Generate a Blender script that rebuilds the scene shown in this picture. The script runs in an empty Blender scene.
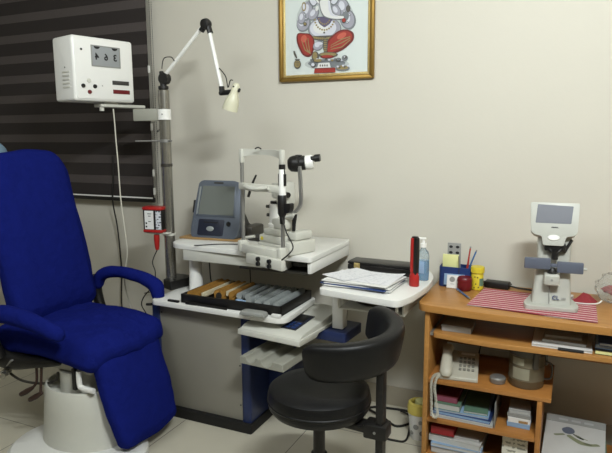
import bpy, bmesh, math, random
from mathutils import Matrix, Vector, noise
PI = math.pi
random.seed(7)
scene = bpy.context.scene
COL = scene.collection

# ------------------------------------------------------------------ camera, world, lights, exposure
def rad(a): return math.radians(a)
_y, _p, _r = rad(24.71), rad(8.912), rad(-0.28)
fwd = Vector((-math.sin(_y)*math.cos(_p), math.cos(_y)*math.cos(_p), -math.sin(_p)))
rgt = Vector((math.cos(_y), math.sin(_y), 0))
upv = rgt.cross(fwd)
r2 = math.cos(_r)*rgt + math.sin(_r)*upv
u2 = -math.sin(_r)*rgt + math.cos(_r)*upv
cam_data = bpy.data.cameras.new('camera')
cam_data.sensor_width = 36.0
cam_data.lens = 584.7/612*36
cam_data.clip_start = 0.05
cam = bpy.data.objects.new('camera', cam_data)
COL.objects.link(cam)
m = Matrix((r2, u2, -fwd)).transposed().to_4x4()
m.translation = (0, 0, 1.42)
cam.matrix_world = m
scene.camera = cam

world = bpy.data.worlds.new('world')
scene.world = world
world.use_nodes = True
world.node_tree.nodes['Background'].inputs[0].default_value = (0.6, 0.7, 0.9, 1)
world.node_tree.nodes['Background'].inputs[1].default_value = 0.3

def area_light(name, loc, target, sx, sy, power, col):
    ld = bpy.data.lights.new(name, 'AREA')
    ld.shape = 'RECTANGLE'; ld.size = sx; ld.size_y = sy
    ld.energy = power; ld.color = col
    o = bpy.data.objects.new(name, ld)
    COL.objects.link(o)
    o.location = loc
    d = Vector(target) - Vector(loc)
    o.rotation_euler = d.to_track_quat('-Z', 'Y').to_euler()
    return o
# ceiling tube over the desk side, then an added fill for the left wall
area_light('ceiling_tube_light', (0.28, 0.62, 2.60), (-0.60, 2.85, 1.40), 0.6, 0.12, 60, (0.93, 0.99, 1.0))
area_light('left_fill_light', (-1.5, 0.3, 2.66), (-1.9, 2.85, 1.3), 1.0, 0.6, 26, (0.93, 0.99, 1.0))

vs = scene.view_settings
vs.view_transform = 'Standard'; vs.look = 'None'; vs.gamma = 1.0
vs.use_curve_mapping = False
vs.exposure = 0.0

# ------------------------------------------------------------------ materials
def lin(h):
    h = h.lstrip('#')
    v = [int(h[i:i+2], 16)/255 for i in (0, 2, 4)]
    return tuple((c/12.92 if c <= 0.04045 else ((c+0.055)/1.055)**2.4) for c in v) + (1.0,)

MATS = {}
def mat(name, hexcol, rough=0.5, metal=0.0, var=0.06, scale=30, bump=0.0, bscale=200, spec=0.5, coat=0.0, trans=0.0, alpha=1.0, ior=1.45, sheen=0.0):
    m = bpy.data.materials.new(name); m.use_nodes = True
    nt = m.node_tree; b = nt.nodes['Principled BSDF']
    b.inputs['Roughness'].default_value = rough
    b.inputs['Metallic'].default_value = metal
    b.inputs['Specular IOR Level'].default_value = spec
    b.inputs['Coat Weight'].default_value = coat
    b.inputs['Transmission Weight'].default_value = trans
    b.inputs['IOR'].default_value = ior
    b.inputs['Alpha'].default_value = alpha
    b.inputs['Sheen Weight'].default_value = sheen
    tc = nt.nodes.new('ShaderNodeTexCoord')
    nz = nt.nodes.new('ShaderNodeTexNoise'); nz.inputs['Scale'].default_value = scale
    nz.inputs['Detail'].default_value = 4
    nt.links.new(tc.outputs['Object'], nz.inputs['Vector'])
    mx = nt.nodes.new('ShaderNodeMix'); mx.data_type = 'RGBA'
    c = lin(hexcol)
    mx.inputs['A'].default_value = tuple(max(0, k*(1-var)) for k in c[:3]) + (1,)
    mx.inputs['B'].default_value = tuple(min(1, k*(1+var)) for k in c[:3]) + (1,)
    nt.links.new(nz.outputs['Fac'], mx.inputs['Factor'])
    nt.links.new(mx.outputs['Result'], b.inputs['Base Color'])
    if bump > 0:
        n2 = nt.nodes.new('ShaderNodeTexNoise'); n2.inputs['Scale'].default_value = bscale
        n2.inputs['Detail'].default_value = 3
        nt.links.new(tc.outputs['Object'], n2.inputs['Vector'])
        bp = nt.nodes.new('ShaderNodeBump'); bp.inputs['Strength'].default_value = bump
        bp.inputs['Distance'].default_value = 0.015
        nt.links.new(n2.outputs['Fac'], bp.inputs['Height'])
        nt.links.new(bp.outputs['Normal'], b.inputs['Normal'])
    MATS[name] = m
    return m

def stripes(name, axis, period, stops, rough=0.8, metal=0.0, bump=0.0, var=0.1):
    """bands of colour across one object axis: stops = [(position 0..1, hex)]"""
    m = bpy.data.materials.new(name); m.use_nodes = True
    nt = m.node_tree; b = nt.nodes['Principled BSDF']
    b.inputs['Roughness'].default_value = rough; b.inputs['Metallic'].default_value = metal
    tc = nt.nodes.new('ShaderNodeTexCoord'); sp = nt.nodes.new('ShaderNodeSeparateXYZ')
    nt.links.new(tc.outputs['Object'], sp.inputs[0])
    dv = nt.nodes.new('ShaderNodeMath'); dv.operation = 'DIVIDE'; dv.inputs[1].default_value = period
    nt.links.new(sp.outputs['XYZ'.index(axis)], dv.inputs[0])
    fr = nt.nodes.new('ShaderNodeMath'); fr.operation = 'FRACT'
    nt.links.new(dv.outputs[0], fr.inputs[0])
    cr = nt.nodes.new('ShaderNodeValToRGB'); cr.color_ramp.interpolation = 'CONSTANT'
    e = cr.color_ramp.elements
    e[0].position = stops[0][0]; e[0].color = lin(stops[0][1])
    e[1].position = stops[1][0]; e[1].color = lin(stops[1][1])
    for p, h in stops[2:]:
        k = e.new(p); k.color = lin(h)
    nt.links.new(fr.outputs[0], cr.inputs[0])
    nz = nt.nodes.new('ShaderNodeTexNoise'); nz.inputs['Scale'].default_value = 90
    nt.links.new(tc.outputs['Object'], nz.inputs['Vector'])
    mp = nt.nodes.new('ShaderNodeMapRange'); mp.inputs[3].default_value = 1-var; mp.inputs[4].default_value = 1+var
    nt.links.new(nz.outputs['Fac'], mp.inputs[0])
    mu = nt.nodes.new('ShaderNodeVectorMath'); mu.operation = 'SCALE'
    nt.links.new(cr.outputs[0], mu.inputs[0]); nt.links.new(mp.outputs[0], mu.inputs['Scale'])
    nt.links.new(mu.outputs[0], b.inputs['Base Color'])
    return m

def tile_mat(name):
    m = bpy.data.materials.new(name); m.use_nodes = True
    nt = m.node_tree; b = nt.nodes['Principled BSDF']
    b.inputs['Roughness'].default_value = 0.28
    tc = nt.nodes.new('ShaderNodeTexCoord')
    mp = nt.nodes.new('ShaderNodeMapping')
    mp.inputs['Location'].default_value = (1.114+0.6*6, -2.49+0.6*9, 0)
    nt.links.new(tc.outputs['Object'], mp.inputs[0])
    br = nt.nodes.new('ShaderNodeTexBrick')
    br.offset = 0; br.squash = 1
    br.inputs['Scale'].default_value = 1.0
    br.inputs['Brick Width'].default_value = 0.6; br.inputs['Row Height'].default_value = 0.6
    br.inputs['Mortar Size'].default_value = 0.002
    br.inputs['Color1'].default_value = lin('c6c0ae'); br.inputs['Color2'].default_value = lin('c0baa8')
    br.inputs['Mortar'].default_value = lin('5c564a')
    nt.links.new(mp.outputs[0], br.inputs['Vector'])
    nz = nt.nodes.new('ShaderNodeTexNoise'); nz.inputs['Scale'].default_value = 5; nz.inputs['Detail'].default_value = 6
    nt.links.new(tc.outputs['Object'], nz.inputs['Vector'])
    mr = nt.nodes.new('ShaderNodeMapRange'); mr.inputs[3].default_value = .9; mr.inputs[4].default_value = 1.06
    nt.links.new(nz.outputs['Fac'], mr.inputs[0])
    mu = nt.nodes.new('ShaderNodeVectorMath'); mu.operation = 'SCALE'
    nt.links.new(br.outputs['Color'], mu.inputs[0]); nt.links.new(mr.outputs[0], mu.inputs['Scale'])
    nt.links.new(mu.outputs[0], b.inputs['Base Color'])
    return m

def wood_mat(name, a, c, rough=0.4):
    m = bpy.data.materials.new(name); m.use_nodes = True
    nt = m.node_tree; b = nt.nodes['Principled BSDF']
    b.inputs['Roughness'].default_value = rough
    tc = nt.nodes.new('ShaderNodeTexCoord'); mp = nt.nodes.new('ShaderNodeMapping')
    mp.inputs['Scale'].default_value = (1.5, 14, 14)
    nt.links.new(tc.outputs['Object'], mp.inputs[0])
    nz = nt.nodes.new('ShaderNodeTexNoise'); nz.inputs['Scale'].default_value = 3; nz.inputs['Detail'].default_value = 7
    nz.inputs['Distortion'].default_value = 0.6
    nt.links.new(mp.outputs[0], nz.inputs['Vector'])
    cr = nt.nodes.new('ShaderNodeValToRGB')
    cr.color_ramp.elements[0].position = .3; cr.color_ramp.elements[0].color = lin(a)
    cr.color_ramp.elements[1].position = .7; cr.color_ramp.elements[1].color = lin(c)
    nt.links.new(nz.outputs['Fac'], cr.inputs[0]); nt.links.new(cr.outputs[0], b.inputs['Base Color'])
    return m

def page_mat(name, base, ink, sx=60, sz=95, amount=0.42, axis='XY'):
    """paper with rows of small grey print"""
    m = bpy.data.materials.new(name); m.use_nodes = True
    nt = m.node_tree; b = nt.nodes['Principled BSDF']; b.inputs['Roughness'].default_value = 0.7
    tc = nt.nodes.new('ShaderNodeTexCoord'); sp = nt.nodes.new('ShaderNodeSeparateXYZ')
    nt.links.new(tc.outputs['Object'], sp.inputs[0])
    def math_(op, a, v):
        n = nt.nodes.new('ShaderNodeMath'); n.operation = op
        nt.links.new(a, n.inputs[0])
        if isinstance(v, (int, float)): n.inputs[1].default_value = v
        else: nt.links.new(v, n.inputs[1])
        return n.outputs[0]
    A, B = sp.outputs['XYZ'.index(axis[0])], sp.outputs['XYZ'.index(axis[1])]
    row = math_('FRACT', math_('MULTIPLY', B, sz), 0)
    on = math_('GREATER_THAN', row, 0.5)
    nz = nt.nodes.new('ShaderNodeTexNoise'); nz.inputs['Scale'].default_value = sx; nz.inputs['Detail'].default_value = 0
    nt.links.new(tc.outputs['Object'], nz.inputs['Vector'])
    on2 = math_('MULTIPLY', on, math_('GREATER_THAN', nz.outputs['Fac'], amount))
    mx = nt.nodes.new('ShaderNodeMix'); mx.data_type = 'RGBA'
    mx.inputs['A'].default_value = lin(base); mx.inputs['B'].default_value = lin(ink)
    nt.links.new(on2, mx.inputs['Factor']); nt.links.new(mx.outputs['Result'], b.inputs['Base Color'])
    return m

M = MATS
mat('wall_paint', 'cbc6b9', 0.75, var=0.015, scale=3, bump=0.03, bscale=60)
mat('skirting_tile', 'a39a88', 0.5, var=0.04)
mat('ceiling_paint', 'dddad2', 0.8)
mat('white_enamel', 'e0dfda', 0.35, var=0.02)
mat('white_paint', 'eae9e4', 0.3, var=0.02)
mat('cream_plastic', 'c9c8be', 0.4, var=0.03)
mat('ivory_plastic', 'c3c2b8', 0.4, var=0.03)
mat('panel_grey', '89857a', 0.45, var=0.03, scale=8)
mat('blue_enamel', '222e55', 0.35, var=0.05)
mat('black_plastic', '191817', 0.4, var=0.1)
mat('black_rubber', '141312', 0.65, var=0.1)
mat('black_leather', '111112', 0.40, var=0.15, bump=0.10, bscale=260, spec=0.35)
mat('black_lacquer', '1d1b1a', 0.3, var=0.1)
mat('chrome', '96938b', 0.25, metal=0.8, var=0.05)
mat('steel', '94938f', 0.4, metal=0.6, var=0.06)
mat('dark_steel', '55524d', 0.4, metal=0.8)
mat('blue_fabric', '141d66', 0.95, var=0.16, scale=22, bump=0.5, bscale=26, spec=0.05, sheen=0.0)
mat('pale_blue_fabric', '6d8596', 0.9, var=0.1)
mat('gold', '97783c', 0.38, metal=0.75, var=0.15, scale=60)
mat('pale_gold', 'cdb67a', 0.4, metal=0.6, var=0.15, scale=80)
mat('brass_rim', 'a87c3c', 0.42, metal=0.35, var=0.25, scale=90)
mat('silver_rim', 'a0a5a4', 0.38, metal=0.35, var=0.2, scale=90)
mat('device_blue', '626974', 0.35, metal=0.25, var=0.04)
mat('device_navy', '262936', 0.4)
mat('screen_grey', '6d716c', 0.25, var=0.05, scale=6)
mat('screen_slate', '585a63', 0.45, var=0.04, scale=6)
mat('lcd_grey', '96999a', 0.35, var=0.04, scale=10)
mat('ink', '1c1c1e', 0.6)
mat('red_plastic', 'a5231f', 0.35, var=0.05)
mat('dark_red', '651319', 0.35, var=0.12, scale=80)
mat('red_paint', '8e2427', 0.5, var=0.1)
mat('maroon', '6b2a32', 0.7)
mat('yellow_plastic', 'd2be34', 0.4, var=0.06)
mat('note_yellow', 'dcdc9a', 0.8)
mat('paper', 'dfdeda', 0.75, var=0.03)
mat('grey_card', '8f8f8b', 0.6, var=0.1)
mat('grey_paper', 'a5a6a4', 0.7, var=0.06)
mat('blue_plastic', '22386c', 0.35)
mat('pencil_red', 'a8342b', 0.45)
mat('pencil_blue', '3b68a0', 0.45)
mat('pen_blue', '3e5b86', 0.35)
mat('clear_bottle', 'd7e4ea', 0.08, trans=0.8, ior=1.3)
mat('blue_gel', '5fb0e4', 0.15, trans=0.25, ior=1.33)
mat('clear_plastic', 'b4b5b0', 0.25, trans=0.45, ior=1.15)
mat('bag_film', 'e8e8e4', 0.15, trans=0.85, ior=1.06, bump=0.3, bscale=60)
mat('cloth_red', '8f2f35', 0.9, var=0.2, scale=120)
mat('cable_black', '1b1917', 0.5)
mat('cable_white', 'c9c5b6', 0.5)
mat('tan_board', '9c7c50', 0.7)
mat('rust', '35231c', 0.5)
mat('slate_blue', '5c616f', 0.4)
mat('green_cover', '5e7d68', 0.6, var=0.1)
mat('navy_cover', '2b3f70', 0.5, var=0.1)
mat('light_blue_cover', '8ba6c4', 0.5, var=0.1)
mat('pink_cover', '8d4a5c', 0.6, var=0.15)
mat('dark_grey', '3a3835', 0.6)
mat('dark_cloth', '4d4740', 0.9, var=0.2, scale=40, bump=0.4, bscale=40)
mat('tin_metal', '685f4c', 0.4, metal=0.3, var=0.2, scale=25)
mat('rack_grey', '96958a', 0.5, var=0.03)
mat('pale_yellow', 'cdbb5e', 0.5, var=0.08)
mat('drab_green', '7c8064', 0.6)
mat('key_grey', '75736a', 0.5)
mat('tin_label', '8d8976', 0.5, var=0.15, scale=40)
mat('meter_grey', 'b3b3aa', 0.4, var=0.02)
mat('strip_cream', 'c9bfa2', 0.5)
mat('shaded_paper', 'b7b6b2', 0.75, var=.04)  # darker copy of the paper, shade under the desktop put into the colour
mat('shaded_cream', 'aeaa9b', 0.4)  # telephone cream darkened to stand in for the shade in the shelf
mat('lamp_cream', 'd0cdb4', 0.35, var=0.02)
mat('window_frame', 'd8d6cf', 0.4)
mat('glass', 'e8f0f4', 0.05, trans=0.95)
wood_front = wood_mat('desk_wood', 'a5733a', 'b38145')
wood_in = wood_mat('shelf_wood', '9d6934', 'ab753c')
blind_mat = stripes('zebra_blind_fabric', 'Z', 0.127, [(0, '2a2422'), (0.60, '4b4442')], 0.9, var=0.12)
mat_cloth = stripes('striped_mat_cloth', 'Y', 0.030, [(0, '9c3440'), (0.30, 'b9747a'), (0.42, '942c3a'), (0.64, 'dccac6'), (0.88, '9c3440')], 0.9, var=0.2)
page_print = page_mat('printed_page', 'dddddf', 'c4c5ca', 60, 130, 0.58)
box_print = page_mat('box_label_print', 'd0d2d6', '4a4c52', 90, 70, 0.5, 'XZ')
booklet_print = page_mat('booklet_print', 'cfccbd', '8b897c', 70, 60, 0.5, 'XZ')

# ------------------------------------------------------------------ mesh helpers
def new(): return bmesh.new()

def bx(bm, x0, x1, y0, y1, z0, z1, bev=0.0, seg=2, mtx=None, mi=0):
    c = Vector(((x0+x1)/2, (y0+y1)/2, (z0+z1)/2)); s = (abs(x1-x0), abs(y1-y0), abs(z1-z0))
    t = bmesh.new()
    bmesh.ops.create_cube(t, size=1.0, matrix=Matrix.Translation(c) @ Matrix.Diagonal((s[0], s[1], s[2], 1)))
    if bev > 0:
        bmesh.ops.bevel(t, geom=t.edges[:], offset=min(bev, min(s)*0.49), segments=seg, profile=0.5, affect='EDGES')
    if mtx: t.transform(mtx)
    merge(bm, t, mi)

def merge(bm, t, mi=0):
    vm = {}
    for v in t.verts: vm[v] = bm.verts.new(v.co)
    for f in t.faces:
        try:
            g = bm.faces.new([vm[v] for v in f.verts]); g.material_index = mi or f.material_index
        except ValueError: pass
    t.free()

def prism(bm, pts, a0, a1, plane='XY', bev=0.0, seg=2, mtx=None, mi=0):
    """polygon pts in a plane, extruded along the third axis from a0 to a1"""
    t = bmesh.new()
    def P(p, a):
        return {'XY': (p[0], p[1], a), 'XZ': (p[0], a, p[1]), 'YZ': (a, p[0], p[1])}[plane]
    lo = [t.verts.new(P(p, a0)) for p in pts]; hi = [t.verts.new(P(p, a1)) for p in pts]
    n = len(pts)
    t.faces.new(lo); t.faces.new(hi[::-1])
    for i in range(n): t.faces.new((lo[i], hi[i], hi[(i+1) % n], lo[(i+1) % n]))
    bmesh.ops.recalc_face_normals(t, faces=t.faces[:])
    if bev > 0:
        bmesh.ops.bevel(t, geom=t.edges[:], offset=bev, segments=seg, profile=0.5, affect='EDGES', clamp_overlap=True)
    if mtx: t.transform(mtx)
    merge(bm, t, mi)

def rounded(pts, r, n=5):
    """round the corners of a polygon; r a number or a list"""
    out = []; N = len(pts)
    for i, p in enumerate(pts):
        rr = r[i] if isinstance(r, (list, tuple)) else r
        p = Vector(p); a = Vector(pts[i-1]); b = Vector(pts[(i+1) % N])
        if rr <= 0: out.append(tuple(p)); continue
        da, db = (a-p), (b-p)
        rr = min(rr, da.length*.49, db.length*.49)
        s, e = p+da.normalized()*rr, p+db.normalized()*rr
        for k in range(n+1):
            t = k/n
            out.append(tuple((1-t)**2*s + 2*t*(1-t)*p + t*t*e))
    return out

def cyl(bm, p0, p1, r0, r1=None, seg=24, caps=True, mi=0):
    r1 = r0 if r1 is None else r1
    p0, p1 = Vector(p0), Vector(p1); d = p1-p0
    q = d.to_track_quat('Z', 'Y').to_matrix()
    A, B = [], []
    for i in range(seg):
        a = 2*PI*i/seg; v = q @ Vector((math.cos(a), math.sin(a), 0))
        A.append(bm.verts.new(p0+v*r0)); B.append(bm.verts.new(p1+v*r1))
    for i in range(seg):
        f = bm.faces.new((A[i], A[(i+1) % seg], B[(i+1) % seg], B[i])); f.material_index = mi
    if caps:
        bm.faces.new(A[::-1]).material_index = mi; bm.faces.new(B).material_index = mi

def lathe(bm, prof, loc=(0, 0, 0), seg=32, mtx=None, sy=1.0, mi=0):
    """profile [(radius, z)] turned about z"""
    t = bmesh.new(); rings = []
    for r, z in prof:
        if r < 1e-5: rings.append([t.verts.new((0, 0, z))])
        else: rings.append([t.verts.new((r*math.cos(2*PI*i/seg), sy*r*math.sin(2*PI*i/seg), z)) for i in range(seg)])
    for a, b in zip(rings, rings[1:]):
        for i in range(seg):
            j = (i+1) % seg
            if len(a) == 1 and len(b) > 1: t.faces.new((a[0], b[i], b[j]))
            elif len(b) == 1 and len(a) > 1: t.faces.new((a[i], a[j], b[0]))
            elif len(a) > 1: t.faces.new((a[i], a[j], b[j], b[i]))
    if len(rings[0]) > 1: t.faces.new(rings[0][::-1])
    if len(rings[-1]) > 1: t.faces.new(rings[-1])
    bmesh.ops.recalc_face_normals(t, faces=t.faces[:])
    if mtx: t.transform(mtx)
    t.transform(Matrix.Translation(loc))
    merge(bm, t, mi)

def smooth_path(pts, n=6):
    P = [Vector(p) for p in pts]
    if len(P) < 3: return P
    out = []
    for i in range(len(P)-1):
        p0 = P[max(i-1, 0)]; p1 = P[i]; p2 = P[i+1]; p3 = P[min(i+2, len(P)-1)]
        for k in range(n):
            t = k/n
            out.append(0.5*((2*p1)+(-p0+p2)*t+(2*p0-5*p1+4*p2-p3)*t*t+(-p0+3*p1-3*p2+p3)*t**3))
    out.append(P[-1])
    return out

def tube(bm, pts, r, seg=10, smooth=6, rad2=None, flat=1.0, round_ends=False):
    """tube along a path; r a number or a list along the given points; rad2 flattens the cross-section vertically"""
    P = smooth_path(pts, smooth) if smooth else [Vector(p) for p in pts]
    n = len(P)
    def R(i):
        if isinstance(r, (int, float)): return r
        t = i/(n-1)*(len(r)-1); k = min(int(t), len(r)-2); f = t-k
        return r[k]*(1-f)+r[k+1]*f
    rings = []; prev = None
    for i, p in enumerate(P):
        d = (P[min(i+1, n-1)]-P[max(i-1, 0)]).normalized()
        if prev is None:
            a = Vector((0, 0, 1)) if abs(d.z) < .9 else Vector((1, 0, 0))
            s = d.cross(a).normalized()
        else:
            s = (prev - d*prev.dot(d)).normalized()
        prev = s
        w = s.cross(d)
        rr = R(i)
        rings.append([bm.verts.new(p + rr*(math.cos(2*PI*k/seg)*s + flat*math.sin(2*PI*k/seg)*w)) for k in range(seg)])
    for a, b in zip(rings, rings[1:]):
        for k in range(seg):
            bm.faces.new((a[k], a[(k+1) % seg], b[(k+1) % seg], b[k]))
    for ring, P0, sgn in ((rings[0], P[0], -1), (rings[-1], P[-1], 1)):
        if round_ends:
            d = (P[1]-P[0]).normalized() if sgn < 0 else (P[-1]-P[-2]).normalized()
            rr = R(0) if sgn < 0 else R(n-1)
            last = ring
            for k in (1, 2):
                an = k*PI/6
                new_ = [bm.verts.new(P0 + (v.co-P0)*math.cos(an) + d*sgn*rr*math.sin(an)) for v in ring]
                for q in range(seg):
                    bm.faces.new((last[q], last[(q+1) % seg], new_[(q+1) % seg], new_[q]))
                last = new_
            bm.faces.new(last)
        else:
            bm.faces.new(ring)

def wrinkle(bm, amp, scale, seed=0.0):
    for v in bm.verts:
        n = noise.noise_vector(v.co*scale + Vector((seed, seed*1.7, 0)))
        v.co += n*amp

def dense_box(bm, x0, x1, y0, y1, z0, z1, bev, n=10, mtx=None, puff=0.0):
    """rounded box with a dense grid so that it can be puffed and creased"""
    t = bmesh.new()
    bmesh.ops.create_cube(t, size=2.0)
    bmesh.ops.subdivide_edges(t, edges=t.edges[:], cuts=n, use_grid_fill=True)
    h = Vector(((x1-x0)/2, (y1-y0)/2, (z1-z0)/2)); c = Vector(((x0+x1)/2, (y0+y1)/2, (z0+z1)/2))
    for v in t.verts:
        p = Vector((v.co.x*h.x, v.co.y*h.y, v.co.z*h.z))
        q = Vector([max(-(h[i]-bev), min(h[i]-bev, p[i])) for i in range(3)])
        d = p-q
        # spread the grid on the rounded edge
        if d.length > 1e-9:
            p = q + d.normalized()*bev
        # gentle bulge of the faces
        if puff:
            a = [max(0, 1-(v.co[i])**2) for i in range(3)]
            for i in range(3):
                if abs(v.co[i]) > .999:
                    j, k = (i+1) % 3, (i+2) % 3
                    p[i] += math.copysign(puff*a[j]*a[k], v.co[i])
        v.co = p + c
    if mtx: t.transform(mtx)
    merge(bm, t)

def finish(name, bm, m, parent=None, world=True, sharp=35, mats=None):
    """link the bmesh as ONE mesh object; world coordinates are turned into the parent's own"""
    bmesh.ops.recalc_face_normals(bm, faces=bm.faces[:])
    if parent is not None and world:
        pm = Matrix.LocRotScale(parent.location, parent.rotation_euler, None)
        q = parent.parent
        while q is not None:
            pm = Matrix.LocRotScale(q.location, q.rotation_euler, None) @ pm; q = q.parent
        bm.transform(pm.inverted())
    me = bpy.data.meshes.new(name); bm.to_mesh(me); bm.free()
    me.polygons.foreach_set('use_smooth', [True]*len(me.polygons))
    me.set_sharp_from_angle(angle=rad(sharp))
    o = bpy.data.objects.new(name, me); COL.objects.link(o)
    if mats:
        for k in mats: me.materials.append(k)
    else: me.materials.append(m if not isinstance(m, str) else M[m])
    if parent is not None: o.parent = parent
    return o

def thing(name, label, cat, loc=(0, 0, 0), rz=0.0, group=None):
    o = bpy.data.objects.new(name, None); COL.objects.link(o)
    o.empty_display_size = 0.05
    o.location = loc; o.rotation_euler = (0, 0, rz)
    o['label'] = label; o['category'] = cat
    if group: o['group'] = group
    return o

def solo(name, bm, m, label, cat, group=None, mats=None, sharp=35, origin=None):
    """a thing that is one mesh; its origin is put at its base"""
    c = [v.co.copy() for v in bm.verts]
    if origin is None:
        origin = Vector(((min(v.x for v in c)+max(v.x for v in c))/2, (min(v.y for v in c)+max(v.y for v in c))/2, min(v.z for v in c)))
    bm.transform(Matrix.Translation(-Vector(origin)))
    o = finish(name, bm, m, None, mats=mats, sharp=sharp)
    o.location = origin
    o['label'] = label; o['category'] = cat
    if group: o['group'] = group
    return o

def struct(name, bm, m, parent=None, sharp=35):
    o = finish(name, bm, m, parent, sharp=sharp)
    if parent is None: o['kind'] = 'structure'
    return o

def box_obj(name, dims, m, parent=None, bev=0.0, world=True, seg=2):
    b = new(); bx(b, *dims, bev=bev, seg=seg)
    return finish(name, b, m, parent, world)

def text_part(name, s, size, mtx, m, parent, depth=0.0006, world=True, bold=0.0):
    cu = bpy.data.curves.new(name, 'FONT'); cu.body = s; cu.size = size; cu.extrude = depth
    cu.align_x = 'CENTER'; cu.align_y = 'CENTER'; cu.offset = bold
    tmp = bpy.data.objects.new('tmp', cu); COL.objects.link(tmp)
    dg = bpy.context.evaluated_depsgraph_get()
    me = bpy.data.meshes.new_from_object(tmp.evaluated_get(dg))
    bpy.data.objects.remove(tmp)
    b = new(); b.from_mesh(me); bpy.data.meshes.remove(me)
    b.transform(mtx)
    return finish(name, b, m, parent, world)

def frame_mtx(o, u, n):
    """local x along u, local z along the normal n, local y up the surface; origin o"""
    u = Vector(u).normalized(); n = Vector(n).normalized(); v = n.cross(u)
    mm = Matrix((u, v, n)).transposed().to_4x4(); mm.translation = Vector(o)
    return mm

# ================================================================== THE SETTING
WY = 2.85                                   # the wall the clinic equipment stands against
b = new(); bx(b, -4.2, 1.6, -1.6, WY+0.12, -0.1, 0.0); struct('floor', b, tile_mat('floor_tile'))
b = new(); bx(b, -4.2, 1.6, -1.6, WY+0.12, 2.75, 2.85); struct('ceiling', b, 'ceiling_paint')
# back wall with the window opening behind the blind
b = new()
WX0, WX1, WZ0, WZ1 = -3.75, -2.36, 1.11, 2.4
bx(b, -4.2, WX0, WY, WY+0.12, 0, 2.75); bx(b, WX1, 1.6, WY, WY+0.12, 0, 2.75)
bx(b, WX0, WX1, WY, WY+0.12, 0, WZ0); bx(b, WX0, WX1, WY, WY+0.12, WZ1, 2.75)
struct('wall_back', b, 'wall_paint')
b = new(); bx(b, -4.3, -4.2, -1.6, WY+0.12, 0, 2.75); struct('wall_left', b, 'wall_paint')
b = new(); bx(b, 1.6, 1.7, -1.6, WY+0.12, 0, 2.75); struct('wall_right', b, 'wall_paint')
b = new(); bx(b, -4.2, 1.6, -1.7, -1.6, 0, 2.75); struct('wall_front', b, 'wall_paint')
b = new(); bx(b, -4.2, 1.6, WY-0.010, WY, 0, 0.105, bev=0.003); struct('baseboard_back', b, 'skirting_tile')
wf = new()
bx(wf, WX0, WX1, WY+0.02, WY+0.07, WZ0, WZ0+0.05); bx(wf, WX0, WX1, WY+0.02, WY+0.07, WZ1-0.05, WZ1)
for x in (WX0, (WX0+WX1)/2-0.025, WX1-0.05): bx(wf, x, x+0.05, WY+0.02, WY+0.07, WZ0+.05, WZ1-.05)
w = struct('window_1', wf, 'window_frame')
b = new(); bx(b, WX0+.05, WX1-.05, WY+0.04, WY+0.046, WZ0+.05, WZ1-.05); finish('window_pane', b, 'glass', w, world=False)

# ------------------------------------------------------------------ window blind
t = thing('window_blind', 'dark brown striped zebra roller blind drawn down over the window behind the blue chair', 'blind', (-3.05, 2.79, 1.05))
b = new()
bx(b, -3.85, -2.285, 2.789, 2.7915, 1.05, 2.45)
finish('blind_fabric', b, blind_mat, t)
b = new(); bx(b, -3.85, -2.28, 2.779, 2.801, 1.022, 1.052, bev=.006); finish('bottom_rail', b, 'black_plastic', t)
b = new(); bx(b, -3.85, -2.285, 2.7765, 2.7785, 1.046, 1.054); finish('rail_edge_strip', b, 'white_paint', t)
b = new(); bx(b, -3.87, -2.26, 2.76, 2.84, 2.45, 2.53, bev=.01); finish('head_box', b, 'white_paint', t)
b = new()
for x in (-2.268, -2.252):
    cyl(b, (x, 2.80, 1.02), (x, 2.80, 2.45), 0.0009, seg=5)
    z = 1.02
    while z < 2.45:
        lathe(b, [(0, -.003), (.003, 0), (0, .003)], (x, 2.80, z), seg=6); z += .0125
c = finish('bead_chain', b, 'dark_steel', t)
for z in (1.09, 1.20, 1.47, 1.80):
    b = new(); bx(b, -2.285, -2.276, 2.786, 2.795, z-.02, z+.02); finish('edge_clip', b, 'white_paint', t)

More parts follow.
